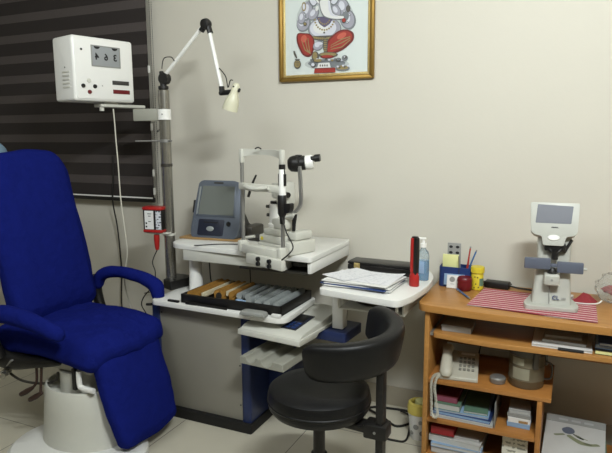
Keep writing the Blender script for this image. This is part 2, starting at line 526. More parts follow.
# ------------------------------------------------------------------ framed picture
def picture():
    X0, X1, Z0, Z1 = -1.453, -0.932, 1.695, 2.345
    t = thing('framed_picture', 'gold framed painting of a seated elephant headed figure in red on the wall', 'picture', ((X0+X1)/2, 2.85, Z0))
    y0 = 2.849
    def frame_ring(name, inset, wdt, yb, yf, m, bev):
        bb = new()
        a0, a1, c0, c1 = X0+inset, X1-inset, Z0+inset, Z1-inset
        for pts in ([(a0, c0), (a1, c0), (a1-wdt, c0+wdt), (a0+wdt, c0+wdt)], [(a1, c0), (a1, c1), (a1-wdt, c1-wdt), (a1-wdt, c0+wdt)],
                    [(a1, c1), (a0, c1), (a0+wdt, c1-wdt), (a1-wdt, c1-wdt)], [(a0, c1), (a0, c0), (a0+wdt, c0+wdt), (a0+wdt, c1-wdt)]):
            prism(bb, pts, yf, yb, 'XZ', bev=bev)
        return finish(name, bb, m, t)
    frame_ring('frame', 0, .022, y0, y0-.024, 'gold', .005)
    frame_ring('inner_moulding', .020, .014, y0, y0-.016, 'pale_gold', .003)
    bb = new()
    s = .028
    per = [((X0+s, Z0+s), (X1-s, Z0+s)), ((X1-s, Z0+s), (X1-s, Z1-s)), ((X1-s, Z1-s), (X0+s, Z1-s)), ((X0+s, Z1-s), (X0+s, Z0+s))]
    for (a, c), (d, e) in per:
        L = math.hypot(d-a, e-c); k = int(L/.009)
        for i in range(k):
            f = (i+.5)/k
            lathe(bb, [(0, -.0035), (.0032, -.002), (.0032, .002), (0, .0035)], (a+(d-a)*f, y0-.0175, c+(e-c)*f), seg=6)
    finish('beading', bb, 'pale_gold', t)
    # the print: flat paper with the painted shapes, all one sheet
    mats = [mat('print_paper', 'cdd4d0', .5, var=.03, scale=8), mat('print_skin', '9b9aa4', .5, var=.12, scale=30), mat('print_red', '98332a', .5, var=.18, scale=40),
            mat('print_pale', 'c9cad2', .5, var=.06, scale=30), mat('print_ochre', '8c7c52', .5, var=.2, scale=60), mat('print_grey', '73777a', .5, var=.15, scale=50),
            mat('print_violet', '5e566f', .5, var=.1), mat('print_dark', '55524c', .5), mat('print_white', 'd6d6d3', .5), mat('print_wash', 'b4bab8', .5, var=.1, scale=20), mat('print_deep_red', '6d2722', .5, var=.15), mat('print_light_red', 'bb5a48', .5, var=.1)]
    bb = new()
    yp = y0-.009
    bx(bb, X0+.03, X1-.03, yp, yp+.004, Z0+.03, Z1-.03)
    SX = (X1-X0)/500.0; layer = [0]
    def P(zx, zy): return (X0+(zx-25)*SX, Z0+(439-(zy+.05*(zx-25)))*.00094)
    def shape(pts, mi, r=8, raw=False):
        layer[0] += 1
        q = rounded([P(*p) for p in pts], r*SX*1.0, 4) if not raw else [P(*p) for p in pts]
        vs = [bb.verts.new((x, yp-.00004*layer[0], z)) for x, z in q]
        f = bb.faces.new(vs); f.material_index = mi
    def oval(cx, cy, rx, ry, mi, rot=0):
        pts = []
        for i in range(22):
            a = 2*PI*i/22; x, y = rx*math.cos(a), ry*math.sin(a)
            pts.append((cx+x*math.cos(rot)-y*math.sin(rot), cy+x*math.sin(rot)+y*math.cos(rot)))
        shape(pts, mi, raw=True)
    # soft grey wash behind the figure and at its foot
    oval(270, 110, 152, 140, 9); oval(280, 340, 118, 30, 9); oval(280, 336, 100, 22, 5)
    def limb(cx, cy, rx, ry, rot, a=5, c=1, d=3):
        oval(cx, cy, rx, ry, a, rot); oval(cx-rx*.08, cy-ry*.06, rx*.86, ry*.88, c, rot); oval(cx-rx*.2, cy-ry*.2, rx*.45, ry*.5, d, rot)
    limb(158, 125, 38, 44, .4); limb(390, 112, 40, 54, -.3); limb(178, 60, 30, 52, .25); limb(365, 50, 34, 46, -.2)
    limb(212, 78, 26, 36, .6); limb(330, 66, 24, 36, -.5); limb(150, 95, 22, 34, .2)
    oval(378, 95, 18, 24, 5); oval(392, 58, 12, 18, 7); oval(160, 36, 12, 24, 4); oval(160, 36, 7, 16, 3)
    for q in ((372, 70), (400, 90), (388, 128), (172, 100), (165, 80)): oval(q[0], q[1], 7, 6, 5); oval(q[0]-1, q[1]-1, 4, 3, 3)
    oval(270, 158, 88, 64, 5); oval(270, 156, 83, 60, 1); oval(262, 152, 70, 48, 3); oval(250, 150, 40, 30, 8)
    shape([(226, 92), (322, 92), (300, 130), (270, 150), (243, 130)], 6)
    for k in range(13):
        a = PI*(k+.5)/13; oval(270-52*math.cos(a), 100+62*math.sin(a), 5, 5, 4)
    for k in range(9):
        a = PI*(k+.5)/9; oval(270-30*math.cos(a), 96+36*math.sin(a), 4, 4, 4)
    shape([(192, 192), (345, 190), (340, 208), (268, 218), (198, 210)], 7, 6)
    for k in range(15): oval(200+k*10, 196+10*math.sin(PI*k/14), 5, 6, 4)
    # legs in red cloth with darker edges and pale folds
    shape([(122, 172), (198, 178), (220, 215), (214, 268), (197, 304), (156, 298), (131, 252), (118, 210)], 10, 28)
    shape([(128, 178), (193, 184), (212, 215), (206, 262), (192, 292), (162, 290), (140, 248), (128, 212)], 2, 26)
    shape([(276, 265), (286, 213), (343, 166), (386, 160), (424, 180), (424, 218), (372, 267), (312, 290), (283, 288)], 10, 28)
    shape([(284, 258), (294, 218), (346, 175), (384, 168), (413, 186), (413, 213), (366, 256), (310, 280), (290, 280)], 2, 26)
    oval(160, 205, 16, 20, 11, .3); oval(360, 195, 26, 14, 11, -.5)
    for dx_, dy_ in ((0, 0), (18, -10), (34, -14)):
        shape([(146+dx_, 215+dy_), (149+dx_, 214+dy_), (168+dx_*.7, 262), (198, 284), (196, 287), (164+dx_*.7, 266)], 4, 3)
    for dy_ in (0, -22, -40):
        shape([(302, 266+dy_*.5), (304, 262+dy_*.5), (360, 250+dy_), (404, 214+dy_*.4), (406, 218+dy_*.4), (362, 255+dy_)], 4, 3)
    limb(238, 244, 30, 24, -.5); oval(240, 232, 22, 8, 3)
    oval(275, 240, 13, 42, 7); 
    for k in range(8): oval(275, 208+k*10, 9, 3, 4)
    oval(222, 300, 20, 28, 7); oval(220, 296, 13, 20, 4); oval(290, 292, 52, 15, 7); oval(290, 290, 44, 10, 4)
    oval(285, 302, 36, 9, 10); oval(285, 300, 28, 6, 2)
    for k in range(12): oval(200+k*16, 318+4*math.sin(k*2.1), 7, 5, (5, 7, 3, 4)[k % 4])
    # head, ears and trunk
    shape([(178, -60), (215, -72), (242, -40), (238, 22), (215, 45), (190, 22)], 5, 20)
    shape([(183, -58), (215, -67), (238, -40), (233, 18), (215, 38), (195, 18)], 3, 20)
    shape([(347, -60), (310, -72), (288, -40), (293, 22), (320, 44), (348, 18)], 5, 20)
    shape([(342, -58), (310, -67), (293, -40), (298, 18), (320, 37), (342, 14)], 3, 20)
    oval(268, -28, 54, 68, 1); oval(266, -30, 49, 64, 8)
    shape([(241, 8), (303, -2), (309, 50), (318, 80), (346, 90), (374, 92), (378, 110), (340, 113), (298, 107), (264, 94), (248, 60)], 5, 14)
    shape([(244, 10), (298, 0), (304, 50), (314, 82), (345, 93), (371, 95), (373, 106), (340, 109), (301, 103), (270, 91), (253, 60)], 8, 14)
    shape([(290, 12), (298, 6), (304, 55), (314, 82), (342, 94), (340, 98), (304, 88), (293, 60)], 3, 4)
    oval(243, 10, 5, 4, 7); oval(300, 10, 5, 4, 7); oval(232, 50, 8, 14, 8, .3)
    oval(372, 118, 12, 13, 7); oval(372, 116, 9, 10, 2); oval(168, 128, 10, 10, 7); oval(168, 127, 7, 7, 4); oval(270, 176, 5, 5, 7)
    shape([(205, -95), (240, -180), (268, -215), (296, -180), (332, -95), (268, -80)], 4, 14)
    shape([(232, -105), (268, -180), (304, -105)], 2, 10)
    # foot of the picture: urn, offering box and small fruits
    oval(125, 340, 20, 24, 7); oval(124, 338, 16, 20, 4); shape([(110, 312), (140, 312), (132, 324), (118, 324)], 7, 3)
    for k in range(3): oval(125, 330+k*9, 14-k*3, 1.6, 7)
    shape([(103, 268), (110, 268), (125, 305), (119, 309), (106, 288)], 7, 3)
    oval(345, 318, 14, 10, 7); oval(345, 316, 9, 6, 5); oval(378, 310, 16, 15, 5); oval(380, 306, 10, 8, 7); oval(376, 304, 4, 4, 3)
    oval(366, 362, 38, 15, 5); oval(366, 360, 30, 10, 4)
    for k in range(7): oval(342+k*9, 354+5*math.sin(k*1.7), 6, 5, (3, 7, 4)[k % 3])
    oval(212, 345, 13, 13, 7); oval(210, 343, 9, 9, 3); oval(235, 322, 20, 8, 4)
    shape([(240, 335), (298, 333), (306, 360), (232, 362)], 8, 3)
    shape([(220, 362), (328, 358), (330, 384), (216, 388)], 2, 3); shape([(220, 362), (328, 358), (328, 363), (220, 367)], 10, 1)
    for zx in (250, 262, 274, 286): oval(zx, 348, 3.5, 6, 7)
    finish('painted_print', bb, None, t, mats=mats)
picture()

# ================================================================== REFRACTION UNIT
S = thing('refraction_unit', 'ophthalmic stand with pale panel, blue columns and black plinth beside the blue chair', 'stand', (-1.58, 2.45, 0))
b = new(); prism(b, rounded([(-1.93, 2.262), (-1.335, 2.262), (-1.335, 2.62), (-1.93, 2.62)], .01, 3), 0, .05, bev=.004); finish('plinth', b, 'black_rubber', S)
b = new(); bx(b, -1.89, -1.350, 2.292, 2.60, .05, .585, bev=.003); finish('cabinet', b, 'panel_grey', S)
b = new(); bx(b, -1.865, -1.392, 2.284, 2.293, .052, .585, bev=.001); pn = finish('front_panel', b, 'panel_grey', S)
for (x, z) in ((-1.402, .13), (-1.402, .33), (-1.402, .52), (-1.855, .54)):
    b = new(); cyl(b, (x, 2.285, z), (x, 2.2815, z), .0035, seg=10); finish('screw', b, 'black_plastic', pn)
b = new(); prism(b, rounded([(-1.392, 2.275), (-1.342, 2.275), (-1.342, 2.605), (-1.392, 2.605)], .012, 3), .05, .585, bev=.001); finish('side_column', b, 'blue_enamel', S)
b = new(); prism(b, rounded([(-1.912, 2.275), (-1.865, 2.275), (-1.865, 2.605), (-1.912, 2.605)], .012, 3), .05, .585, bev=.001); finish('side_column', b, 'blue_enamel', S)
# the white tray board
b = new(); prism(b, rounded([(-1.875, 2.225), (-1.118, 2.205), (-1.135, 2.59), (-1.885, 2.59)], [.03, .07, .03, .09], 6), .592, .618, bev=.006); finish('tray_board', b, 'white_enamel', S)
# blue lower arm to the writing table
b = new(); prism(b, rounded([(-1.342, 2.40), (-.90, 2.37), (-.885, 2.56), (-1.342, 2.60)], .012, 3), .485, .53, bev=.004); finish('support_arm', b, 'blue_enamel', S)
b = new(); bx(b, -1.342, -1.20, 2.45, 2.59, .05, .484, bev=.006)
finish('rear_column', b, 'blue_enamel', S)
# pole with black foot
PX, PY = -1.94, 2.48
b = new(); prism(b, rounded([(-1.955, 2.43), (-1.885, 2.40), (-1.845, 2.57), (-1.985, 2.575)], .008, 3), .6185, .665, bev=.004); finish('pole_foot', b, 'black_plastic', S)
b = new(); cyl(b, (PX, PY, .665), (PX, PY, 1.649), .0280, seg=28); finish('pole', b, 'chrome', S)
b = new(); cyl(b, (PX, PY, 1.26), (PX, PY, 1.275), .0305, seg=28); finish('pole_ring', b, 'dark_steel', S)
# lift sleeve carrying the instrument table
b = new(); lathe(b, [(.036, .619), (.036, .64), (.034, .70), (.031, .80), (.030, .805)], (-1.765, 2.46, 0)); finish('lift_sleeve', b, 'white_paint', S)
b = new(); cyl(b, (-1.765, 2.46, .806), (-1.765, 2.46, .826), .041, seg=24); finish('sleeve_collar', b, 'dark_steel', S)

# ------------------------------------------------------------------ instrument table
T = thing('instrument_table', 'long white table carrying the slit lamp and the grey screen device', 'table', (-1.46, 2.57, .80))
b = new(); prism(b, rounded([(-1.872, 2.365), (-1.045, 2.32), (-1.045, 2.83), (-1.872, 2.83)], [.10, .02, .03, .03], 7), .855, .88, bev=.010, seg=3); finish('tabletop', b, 'white_enamel', T)
b = new(); bx(b, -1.768, -1.19, 2.36, 2.43, .80, .855, bev=.004); finish('front_beam', b, 'cream_plastic', T)
b = new(); bx(b, -1.768, -1.19, 2.74, 2.80, .80, .855, bev=.004); finish('rear_beam', b, 'cream_plastic', T)
b = new(); bx(b, -1.069, -1.049, 2.335, 2.82, .80, .853, bev=.004); finish('end_panel', b, 'white_enamel', T)
b = new(); bx(b, -1.19, -1.071, 2.42, 2.43, .815, .853); bx(b, -1.15, -1.09, 2.36, 2.41, .825, .84, bev=.004); cyl(b, (-1.14, 2.38, .832), (-1.09, 2.37, .832), .008); finish('slide_rail', b, 'dark_grey', T)
b = new(); bx(b, -1.44, -1.08, 2.36, 2.66, .787, .799, bev=.002); finish('under_plate', b, 'dark_steel', T)
b = new(); cyl(b, (-1.765, 2.46, .8265), (-1.765, 2.46, .8545), .03); finish('pivot', b, 'steel', T)

# ------------------------------------------------------------------ writing table on the right
W = thing('writing_table', 'small white D shaped side table on a square white post beside the wooden desk', 'table', (-.78, 2.45, .53))
b = new(); prism(b, rounded([(-.970, 2.232), (-.606, 2.172), (-.572, 2.27), (-.550, 2.48), (-.565, 2.66), (-.64, 2.80), (-.970, 2.80)], [.02, .03, .12, .12, .12, .12, .03], 7), .742, .77, bev=.008, seg=3)
finish('tabletop', b, 'white_enamel', W)
b = new(); bx(b, -.983, -.930, 2.42, 2.48, .532, .742, bev=.004); finish('post', b, 'white_enamel', W)
b = new(); bx(b, -.91, -.615, 2.32, 2.72, .662, .670, bev=.002); bx(b, -.625, -.617, 2.32, 2.72, .67, .741); bx(b, -.91, -.625, 2.712, 2.72, .67, .741); finish('under_shelf', b, 'white_enamel', W)
for q_ in ((-.91, -.905, 2.30, 2.34, .67, .741), (-.652, -.640, 2.305, 2.318, .672, .740)):
    b = new(); bx(b, *q_, bev=.002); finish('shelf_catch', b, 'white_paint', W)
# things under it
b = new(); dense_box(b, -.86, -.72, 2.36, 2.60, .672, .73, .025, n=6); wrinkle(b, .014, 14, 3); solo('cloth_pouch', b, 'dark_cloth', 'grey brown cloth pouch stuffed under the white side table', 'pouch')
b = new(); dense_box(b, -.715, -.645, 2.36, 2.50, .672, .72, .02, n=5); wrinkle(b, .009, 18, 9); solo('cloth_pouch', b, 'black_rubber', 'small black pouch next to the grey one under the white side table', 'pouch')

# ------------------------------------------------------------------ control console and cup rack
K = thing('control_console', 'cream sloping control console with dark keypad under the lens tray', 'console', (-1.2, 2.35, .53))
b = new()
pts = rounded([(2.19, .515), (2.60, .54), (2.62, .575), (2.52, .585), (2.22, .555), (2.185, .54)], .015, 4)
prism(b, [(p[0]+.003, max(p[1]+.004, .534)) for p in pts], -1.325, -1.005, 'YZ', bev=.014, seg=4)
finish('console_body', b, 'cream_plastic', K)
b = new(); prism(b, rounded([(2.175, .517), (2.325, .517), (2.345, .5315), (2.60, .5315), (2.60, .55), (2.178, .543)], .005, 2), -1.332, -.998, 'YZ', bev=.004); finish('console_rim', b, 'ivory_plastic', K)
sl = math.atan2(.585-.555, .30)
def on_console(x0, x1, s0, s1, h0, h1, bb, bev=.001):
    mm = Matrix.Translation((.025, 2.215, .5585)) @ Matrix.Rotation(sl, 4, 'X')
    bx(bb, x0, x1, s0, s1, h0, h1, bev=bev, mtx=mm)
b = new(); on_console(-1.165, -1.085, .03, .20, -.001, .003, b); finish('keypad', b, 'device_navy', K)
b = new(); on_console(-1.15, -1.10, .12, .19, .0025, .004, b, 0.0005); finish('display_window', b, 'black_plastic', K)
for r in range(3):
    for cc in range(2):
        b = new(); on_console(-1.150+cc*.032, -1.128+cc*.032, .04+r*.024, .055+r*.024, .0025, .006, b); finish('key', b, 'blue_plastic', K)
for r in range(4):
    b = new(); on_console(-1.205, -1.182, .05+r*.035, .07+r*.035, 0, .004, b); finish('key', b, 'silver_rim', K)
b = new(); bx(b, -.998, -.986, 2.53, 2.58, .532, .580, bev=.006); bx(b, -1.003, -.996, 2.53, 2.58, .54, .57); finish('side_socket', b, 'ivory_plastic', K)

K.rotation_euler.z = rad(-7); K.location.y += .015; K.location.x -= .012
R = thing('handle_rack', 'grey moulded holder with two empty rounded grooves below the control console', 'holder', (-1.18, 2.25, .42))
b = new()
def groove(cx, r, n=8): return [(cx-r*math.cos(PI*i/n), .452-r*.85*math.sin(PI*i/n)) for i in range(n+1)]
prof = [(-1.335, .416), (-1.335, .448)] + groove(-1.268, .030) + groove(-1.170, .034) + [(-1.10, .452), (-1.075, .448), (-1.070, .416)]
prism(b, [(-1.07+(p[0]+1.07)*.86, p[1]) for p in prof], 2.12, 2.38, 'XZ', bev=.002, seg=1)
finish('rack_body', b, 'rack_grey', R)
b = new(); bx(b, -1.29, -1.21, 2.381, 2.449, .418, .44); finish('bracket', b, 'blue_enamel', R); R.rotation_euler.z = rad(-5)

# ================================================================== TRIAL LENS CASE on the tray board
Lc = thing('trial_lens_case', 'open black case of gold and silver rimmed trial lenses on the white tray board', 'lens case', (-1.43, 2.37, .619))
mL = Matrix.Translation((-1.425, 2.40, .619)) @ Matrix.Rotation(rad(-.5), 4, 'Z') @ Matrix.Diagonal((1, .92, 1, 1))
b = new()
def lb(x0, x1, y0, y1, z0, z1, bb, bev=.002): bx(bb, x0, x1, y0, y1, z0, z1, bev=bev, mtx=mL)
lb(-.275, .275, -.175, .175, 0, .012, b)
lb(-.275, .275, -.175, -.162, .0, .044, b); lb(-.275, .275, .162, .175, .0, .044, b)
lb(-.275, -.262, -.175, .175, .0, .044, b); lb(.262, .275, -.175, .175, .0, .044, b)
lb(-.262, -.02, -.16, -.12, .01, .022, b)
finish('case_tray', b, 'black_plastic', Lc)
def lens_row(xc, wid, y0, y1, m):
    bb = new(); n = int((y1-y0)/.0075)
    for i in range(n):
        y = y0+(i+.5)*(y1-y0)/n
        mm = mL @ Matrix.Translation((xc, y, .040)) @ Matrix.Rotation(rad(72), 4, 'X')
        lathe(bb, [(wid*.40, -.0008), (wid*.5, -.001), (wid*.5, .001), (wid*.40, .0008)], mtx=mm, seg=14)
    lb(xc-wid*.40, xc+wid*.40, y0, y1, .012, .026, bb)
    return finish('lens_row', bb, m, Lc)
xs = [-.238, -.200, -.132, -.096, -.048]
for k, x in enumerate(xs):
    lens_row(x, .031, -.155 if k < 2 else -.075, .155, 'brass_rim')
for k in range(6):
    lens_row(-.003+k*.0475, .031, -.075 if k < 2 else -.152, .155, 'silver_rim')
for x in (-.166, -.074):
    b = new(); lb(x-.0042, x+.0042, -.15 if x < -.1 else -.07, .15, .03, .054, b, .001); finish('divider_strip', b, 'strip_cream', Lc)
for x in (.021, .115, .163):
    b = new(); lb(x-.004, x+.004, -.13 if x > .1 else -.07, .15, .03, .054, b, .001); finish('divider_strip', b, 'silver_rim', Lc)
# loose bits in the front pocket of the case
b = new(); q = mL @ Vector((-.075, -.135, .0)); 
mm = mL @ Matrix.Translation((-.08, -.135, .046)) @ Matrix.Rotation(rad(80), 4, 'X')
lathe(b, [(.013, -.002), (.016, -.002), (.016, .002), (.013, .002)], mtx=mm, seg=18); tube(b, [mL @ Vector((-.08, -.135, .030)), mL @ Vector((-.08, -.14, .023))], .002, smooth=0)
bx(b, -.02, .02, -.012, .012, .023, .03, bev=.003, mtx=mL @ Matrix.Translation((-.08, -.135, 0)))
solo('lens_holder', b, 'dark_steel', 'small dark metal lens holder lying in the front pocket of the lens case', 'lens holder')
b = new(); mm = mL @ Matrix.Translation((.035, -.140, .040))
lathe(b, [(0, -.006), (.016, -.003), (.019, 0), (.016, .003), (0, .005)], mtx=mm, seg=20, sy=.7)
bx(b, .01, .04, -.006, .004, -.004, .002, bev=.002, mtx=mm)
solo('lens_disc', b, 'light_blue_cover', 'small pale blue oval lens lying at the front of the lens case', 'lens')
# small things along the front edge of the tray board
b = new(); tube(b, [(-1.60, 2.230, .6245), (-1.52, 2.228, .6245), (-1.43, 2.224, .6245)], .0055, smooth=2); bx(b, -1.665, -1.60, 2.223, 2.237, .619, .632, bev=.004)
solo('pen_torch', b, 'black_plastic', 'slim black pen torch lying on the front edge of the white tray board', 'torch')
b = new(); prism(b, rounded([(-1.775, 2.230), (-1.71, 2.228), (-1.71, 2.244), (-1.775, 2.244)], .004), .619, .628, bev=.002)
solo('lens_marker', b, 'black_rubber', 'short flat black pad at the left end of the tray board edge', 'pad')
b = new(); dense_box(b, -1.340, -1.205, 2.165, 2.217, .6195, .643, .010, n=5)
for v in b.verts:
    k = (v.co.z-.6195)/.033; v.co.x = -1.27 + (v.co.x+1.27)*(1-.22*k)
solo('plastic_box', b, 'clear_plastic', 'frosted clear plastic box on the tray board edge in front of the lens case', 'box') .location.y += .008
b = new(); bx(b, -1.190, -1.145, 2.209, 2.226, .619, .634, bev=.003)
solo('eraser', b, 'paper', 'small white block on the front right of the tray board', 'eraser')

# ================================================================== VISION CHART BOX
u = Vector((math.cos(rad(75)), math.sin(rad(75)), 0)); nrm = Vector((u.y, -u.x, 0))
cc = Vector((-2.200, 2.14, 1.588))
Wc, Hc, Dc = .335, .308, .185
V = thing('chart_box', 'white box displaying mirrored numbers mounted left of the pole above the blue chair', 'vision chart', tuple(cc), math.atan2(u.y, u.x))
# local frame: x along the front, -y outwards, z up
b = new(); bx(b, 0, Wc, 0, Dc, 0, Hc, bev=.014, seg=4); finish('housing', b, 'white_paint', V, False)
b = new(); prism(b, rounded([(.012, .012), (Wc-.012, .012), (Wc-.012, Hc-.010), (.012, Hc-.010)], .012), -.003, .002, 'XZ', bev=.0015); fp = finish('front_plate', b, 'white_paint', V, False)
b = new(); bx(b, .100, .252, -.0045, -.001, .172, .265, bev=.001); sc = finish('display', b, 'lcd_grey', V, False)
b = new()
for pts in ((.096, .256, .264, .269), (.096, .256, .168, .173)): bx(b, pts[0], pts[1], -.006, -.001, pts[2], pts[3])
bx(b, .096, .101, -.006, -.001, .173, .264); bx(b, .251, .256, -.006, -.001, .173, .264); finish('display_bezel', b, 'grey_card', sc, False)
mir = Matrix.Diagonal((-1, 1, 1, 1))
for ch, x in (('4', .126), ('6', .176), ('3', .226)):
    mm = Matrix.Translation((x, -.0053, .215)) @ Matrix.Rotation(PI/2, 4, 'X') @ mir
    text_part('digit', ch, .044, mm, 'ink', sc, .0004, world=False, bold=.0012)
for x in (.128, .226):
    b = new(); prism(b, [(x+.016*math.cos(a*PI/10), .2635-.012*math.sin(a*PI/10)) for a in range(11)], -.0056, -.0045, 'XZ'); finish('half_symbol', b, 'ink', sc, False)
for (x, z, mm) in ((.076, .098, 'cream_plastic'), (.045, .072, 'black_plastic'), (.107, .072, 'black_plastic'), (.077, .044, 'dark_red')):
    b = new(); cyl(b, (x, -.001, z), (x, -.0085, z), .0105, .0095, seg=20); finish('button', b, mm, V, False)
b = new(); cyl(b, (.045, -.001, .243), (.045, -.005, .243), .0055, seg=14); finish('sensor', b, 'black_plastic', V, False)
b = new(); cyl(b, (.148, -.001, .077), (.148, -.004, .077), .003, seg=10); finish('indicator', b, 'grey_card', V, False)
b = new(); bx(b, .205, .300, -.006, -.001, .086, .106, bev=.001); finish('label_strip', b, 'dark_grey', V, False)
b = new(); bx(b, .207, .302, -.006, -.001, .042, .062, bev=.001); finish('label_strip', b, 'dark_red', V, False)
for k in range(5):
    b = new(); bx(b, -.003, .004, .035, .100, .062+k*.018, .070+k*.018, bev=.0015); finish('vent_slot', b, 'cream_plastic', V, False)
b = new(); cyl(b, (.003, .075, .16), (-.002, .075, .16), .003, seg=10); finish('screw', b, 'dark_grey', V, False)
b = new(); bx(b, .155, .42, .03, .10, -.024, -.008, bev=.005); cyl(b, (.170, .05, -.043), (.170, .05, -.02), .012, seg=16); bx(b, .18, .26, .04, .09, -.010, .002); finish('mounting_plate', b, 'cream_plastic', V, False)

B2 = thing('pole_bracket', 'grey flat arm with white clamp joining the chart box to the pole', 'bracket', (-1.935, 2.48, 1.5))
b = new(); cyl(b, (PX, PY, 1.500), (PX, PY, 1.553), .034, seg=28); cl = finish('clamp', b, 'white_paint', B2)
b = new(); cyl(b, (PX+.012, PY-.034, 1.527), (PX+.014, PY-.038, 1.527), .003, seg=8); finish('screw', b, 'ink', cl)
b = new()
p0, p1 = Vector((-2.105, 2.44, 1.525)), Vector((-1.968, 2.475, 1.525)); d = (p1-p0).normalized()
mm = Matrix.Translation(p0) @ Matrix.Rotation(math.atan2(d.y, d.x), 4, 'Z')
bx(b, 0, (p1-p0).length, -.012, .012, -.030, .032, bev=.004, mtx=mm); finish('arm', b, 'rack_grey', B2)
b = new(); cyl(b, (-2.095, 2.43, 1.392), (-1.965, 2.47, 1.392), .004, seg=10); cyl(b, (PX, PY, 1.385), (PX, PY, 1.40), .0295, seg=24); cyl(b, (PX+.03, PY-.01, 1.392), (PX+.05, PY-.015, 1.392), .005, seg=10)
solo('hook_rod', b, 'steel', 'thin steel hook rod on the pole under the bracket arm', 'hook')
b = new(); tube(b, [(-2.24, 2.79, 1.45), (-2.10, 2.62, 1.44), (-1.975, 2.50, 1.47)], .003); solo('short_cable', b, 'cable_black', 'short black wire bridging the blind chain and the pole', 'cable')

# ================================================================== EXAMINATION LAMP on the pole
Lp = thing('examination_lamp', 'white jointed examination lamp with a cream shade on top of the pole', 'lamp', (PX, PY, 1.65))
b = new(); lathe(b, [(.020, 1.65), (.026, 1.655), (.026, 1.668), (.017, 1.672), (.014, 1.70)], (PX, PY, 0)); cyl(b, (-1.93, 2.464, 1.706), (-1.93, 2.496, 1.706), .029, seg=24); bx(b, -1.958, -1.938, 2.47, 2.49, 1.68, 1.745, bev=.006); finish('base_joint', b, 'black_plastic', Lp)
a0, a1 = Vector((-1.925, 2.48, 1.725)), Vector((-1.680, 2.46, 1.935))
b = new(); tube(b, [a0, a1], .0095, smooth=0); finish('lower_arm', b, 'white_paint', Lp)
b = new(); tube(b, [a0+Vector((-.02, 0, .03)), a0+Vector((-.005, 0, .08)), a0+Vector((.04, 0, .085)), a0.lerp(a1, .3)+Vector((0, -.014, 0))], .0025); finish('lamp_cord', b, 'cable_black', Lp)
el = Vector((-1.655, 2.458, 1.948))
b = new(); lathe(b, [(0, -.022), (.022, -.018), (.027, 0), (.022, .018), (0, .022)], tuple(el), mtx=Matrix.Rotation(PI/2, 4, 'X'))
tube(b, [el, el+Vector((-.028, 0, -.030))], .0145, smooth=0); tube(b, [el+Vector((.010, 0, 0)), el+Vector((.024, 0, -.045))], .014, smooth=0); finish('elbow_joint', b, 'black_plastic', Lp)
c0, c1 = Vector((-1.633, 2.455, 1.905)), Vector((-1.564, 2.44, 1.645))
b = new(); tube(b, [c0, c1], .0095, smooth=0); finish('upper_arm', b, 'white_paint', Lp)
b = new(); tube(b, [c0.lerp(c1, .65)+Vector((.014, -.006, 0)), c1+Vector((.028, -.006, .05)), c1+Vector((.035, 0, 0)), c1+Vector((.055, -.01, .03)), c1+Vector((.075, -.02, .03))], .0025); finish('lamp_cord', b, 'cable_black', Lp)
b = new(); tube(b, [c1+Vector((0, 0, .006)), c1+Vector((.002, 0, -.028))], .014, smooth=0); tube(b, [c1+Vector((-.004, 0, -.025)), c1+Vector((.066, -.005, -.022))], .0125, smooth=0, round_ends=True); finish('head_joint', b, 'black_plastic', Lp)
mh = Matrix.Translation((-1.478, 2.43, 1.645)) @ Matrix.Rotation(rad(19), 4, 'Y') @ Matrix.Scale(.80, 4)
b = new(); lathe(b, [(0, .024), (.014, .021), (.022, .008), (.024, -.035), (.027, -.048), (.037, -.068), (.043, -.095), (.0465, -.142), (.0435, -.142), (.039, -.095), (.020, -.055)], mtx=mh, seg=36)
finish('lamp_shade', b, 'lamp_cream', Lp)
b = new(); lathe(b, [(0, -.080), (.022, -.090), (.030, -.120), (0, -.134)], mtx=mh, seg=24); finish('bulb', b, 'white_paint', Lp)
b = new(); mm = mh @ Matrix.Translation((.030, -.006, -.012)) @ Matrix.Rotation(PI/2, 4, 'Y'); lathe(b, [(.011, -.004), (.013, 0), (.011, .005)], mtx=mm, sy=.75); cyl(b, mh @ Vector((-.002, -.022, 0)), mh @ Vector((-.002, -.027, 0)), .0035, seg=10); finish('switch', b, 'black_plastic', Lp)

# ================================================================== RED HAND INSTRUMENT in its holder
Rh = thing('charger_box', 'red and black box with a white printed label strapped to the pole', 'charger', (-2.01, 2.44, .92))
mr = Matrix.Translation((-1.993, 2.435, .986)) @ Matrix.Rotation(rad(10), 4, 'Z') @ Matrix.Diagonal((.74, .9, .9, 1))
b = new(); bx(b, -.073, .073, -.035, .035, -.062, .062, bev=.006, mtx=mr); finish('box_body', b, 'black_plastic', Rh)
b = new(); bx(b, -.078, .076, -.039, .039, .055, .075, bev=.008, mtx=mr); finish('red_lid', b, 'red_plastic', Rh)
b = new(); bx(b, -.074, .076, -.039, .039, -.075, -.058, bev=.006, mtx=mr); finish('red_base', b, 'red_plastic', Rh)
b = new(); bx(b, -.058, .010, -.0375, -.0345, -.055, .053, mtx=mr); lb1 = finish('label', b, 'paper', Rh)
b = new(); bx(b, .028, .068, -.0375, -.0345, -.055, .053, mtx=mr); finish('label', b, box_print, Rh)
b = new()
for z, wd in ((.035, .03), (.022, .02), (-.01, .02)): bx(b, -.02-wd/2, -.02+wd/2, -.0382, -.037, z-.002, z+.002, mtx=mr)
for z in (-.02, -.04): bx(b, -.052, -.040, -.0382, -.037, z-.005, z+.005, mtx=mr)
finish('label_print', b, 'ink', lb1)
b = new(); bx(b, -.06, .11, -.02, .02, -.084, -.077, bev=.002, mtx=mr); cyl(b, (PX, PY, .897), (PX, PY, .909), .033, seg=24)
solo('instrument_shelf', b, 'cream_plastic', 'thin white bracket shelf clamped to the pole under the red box', 'bracket')
Hh = thing('hand_instrument', 'red handle hanging below the labelled box on the pole', 'instrument', (-2.0, 2.44, .82))
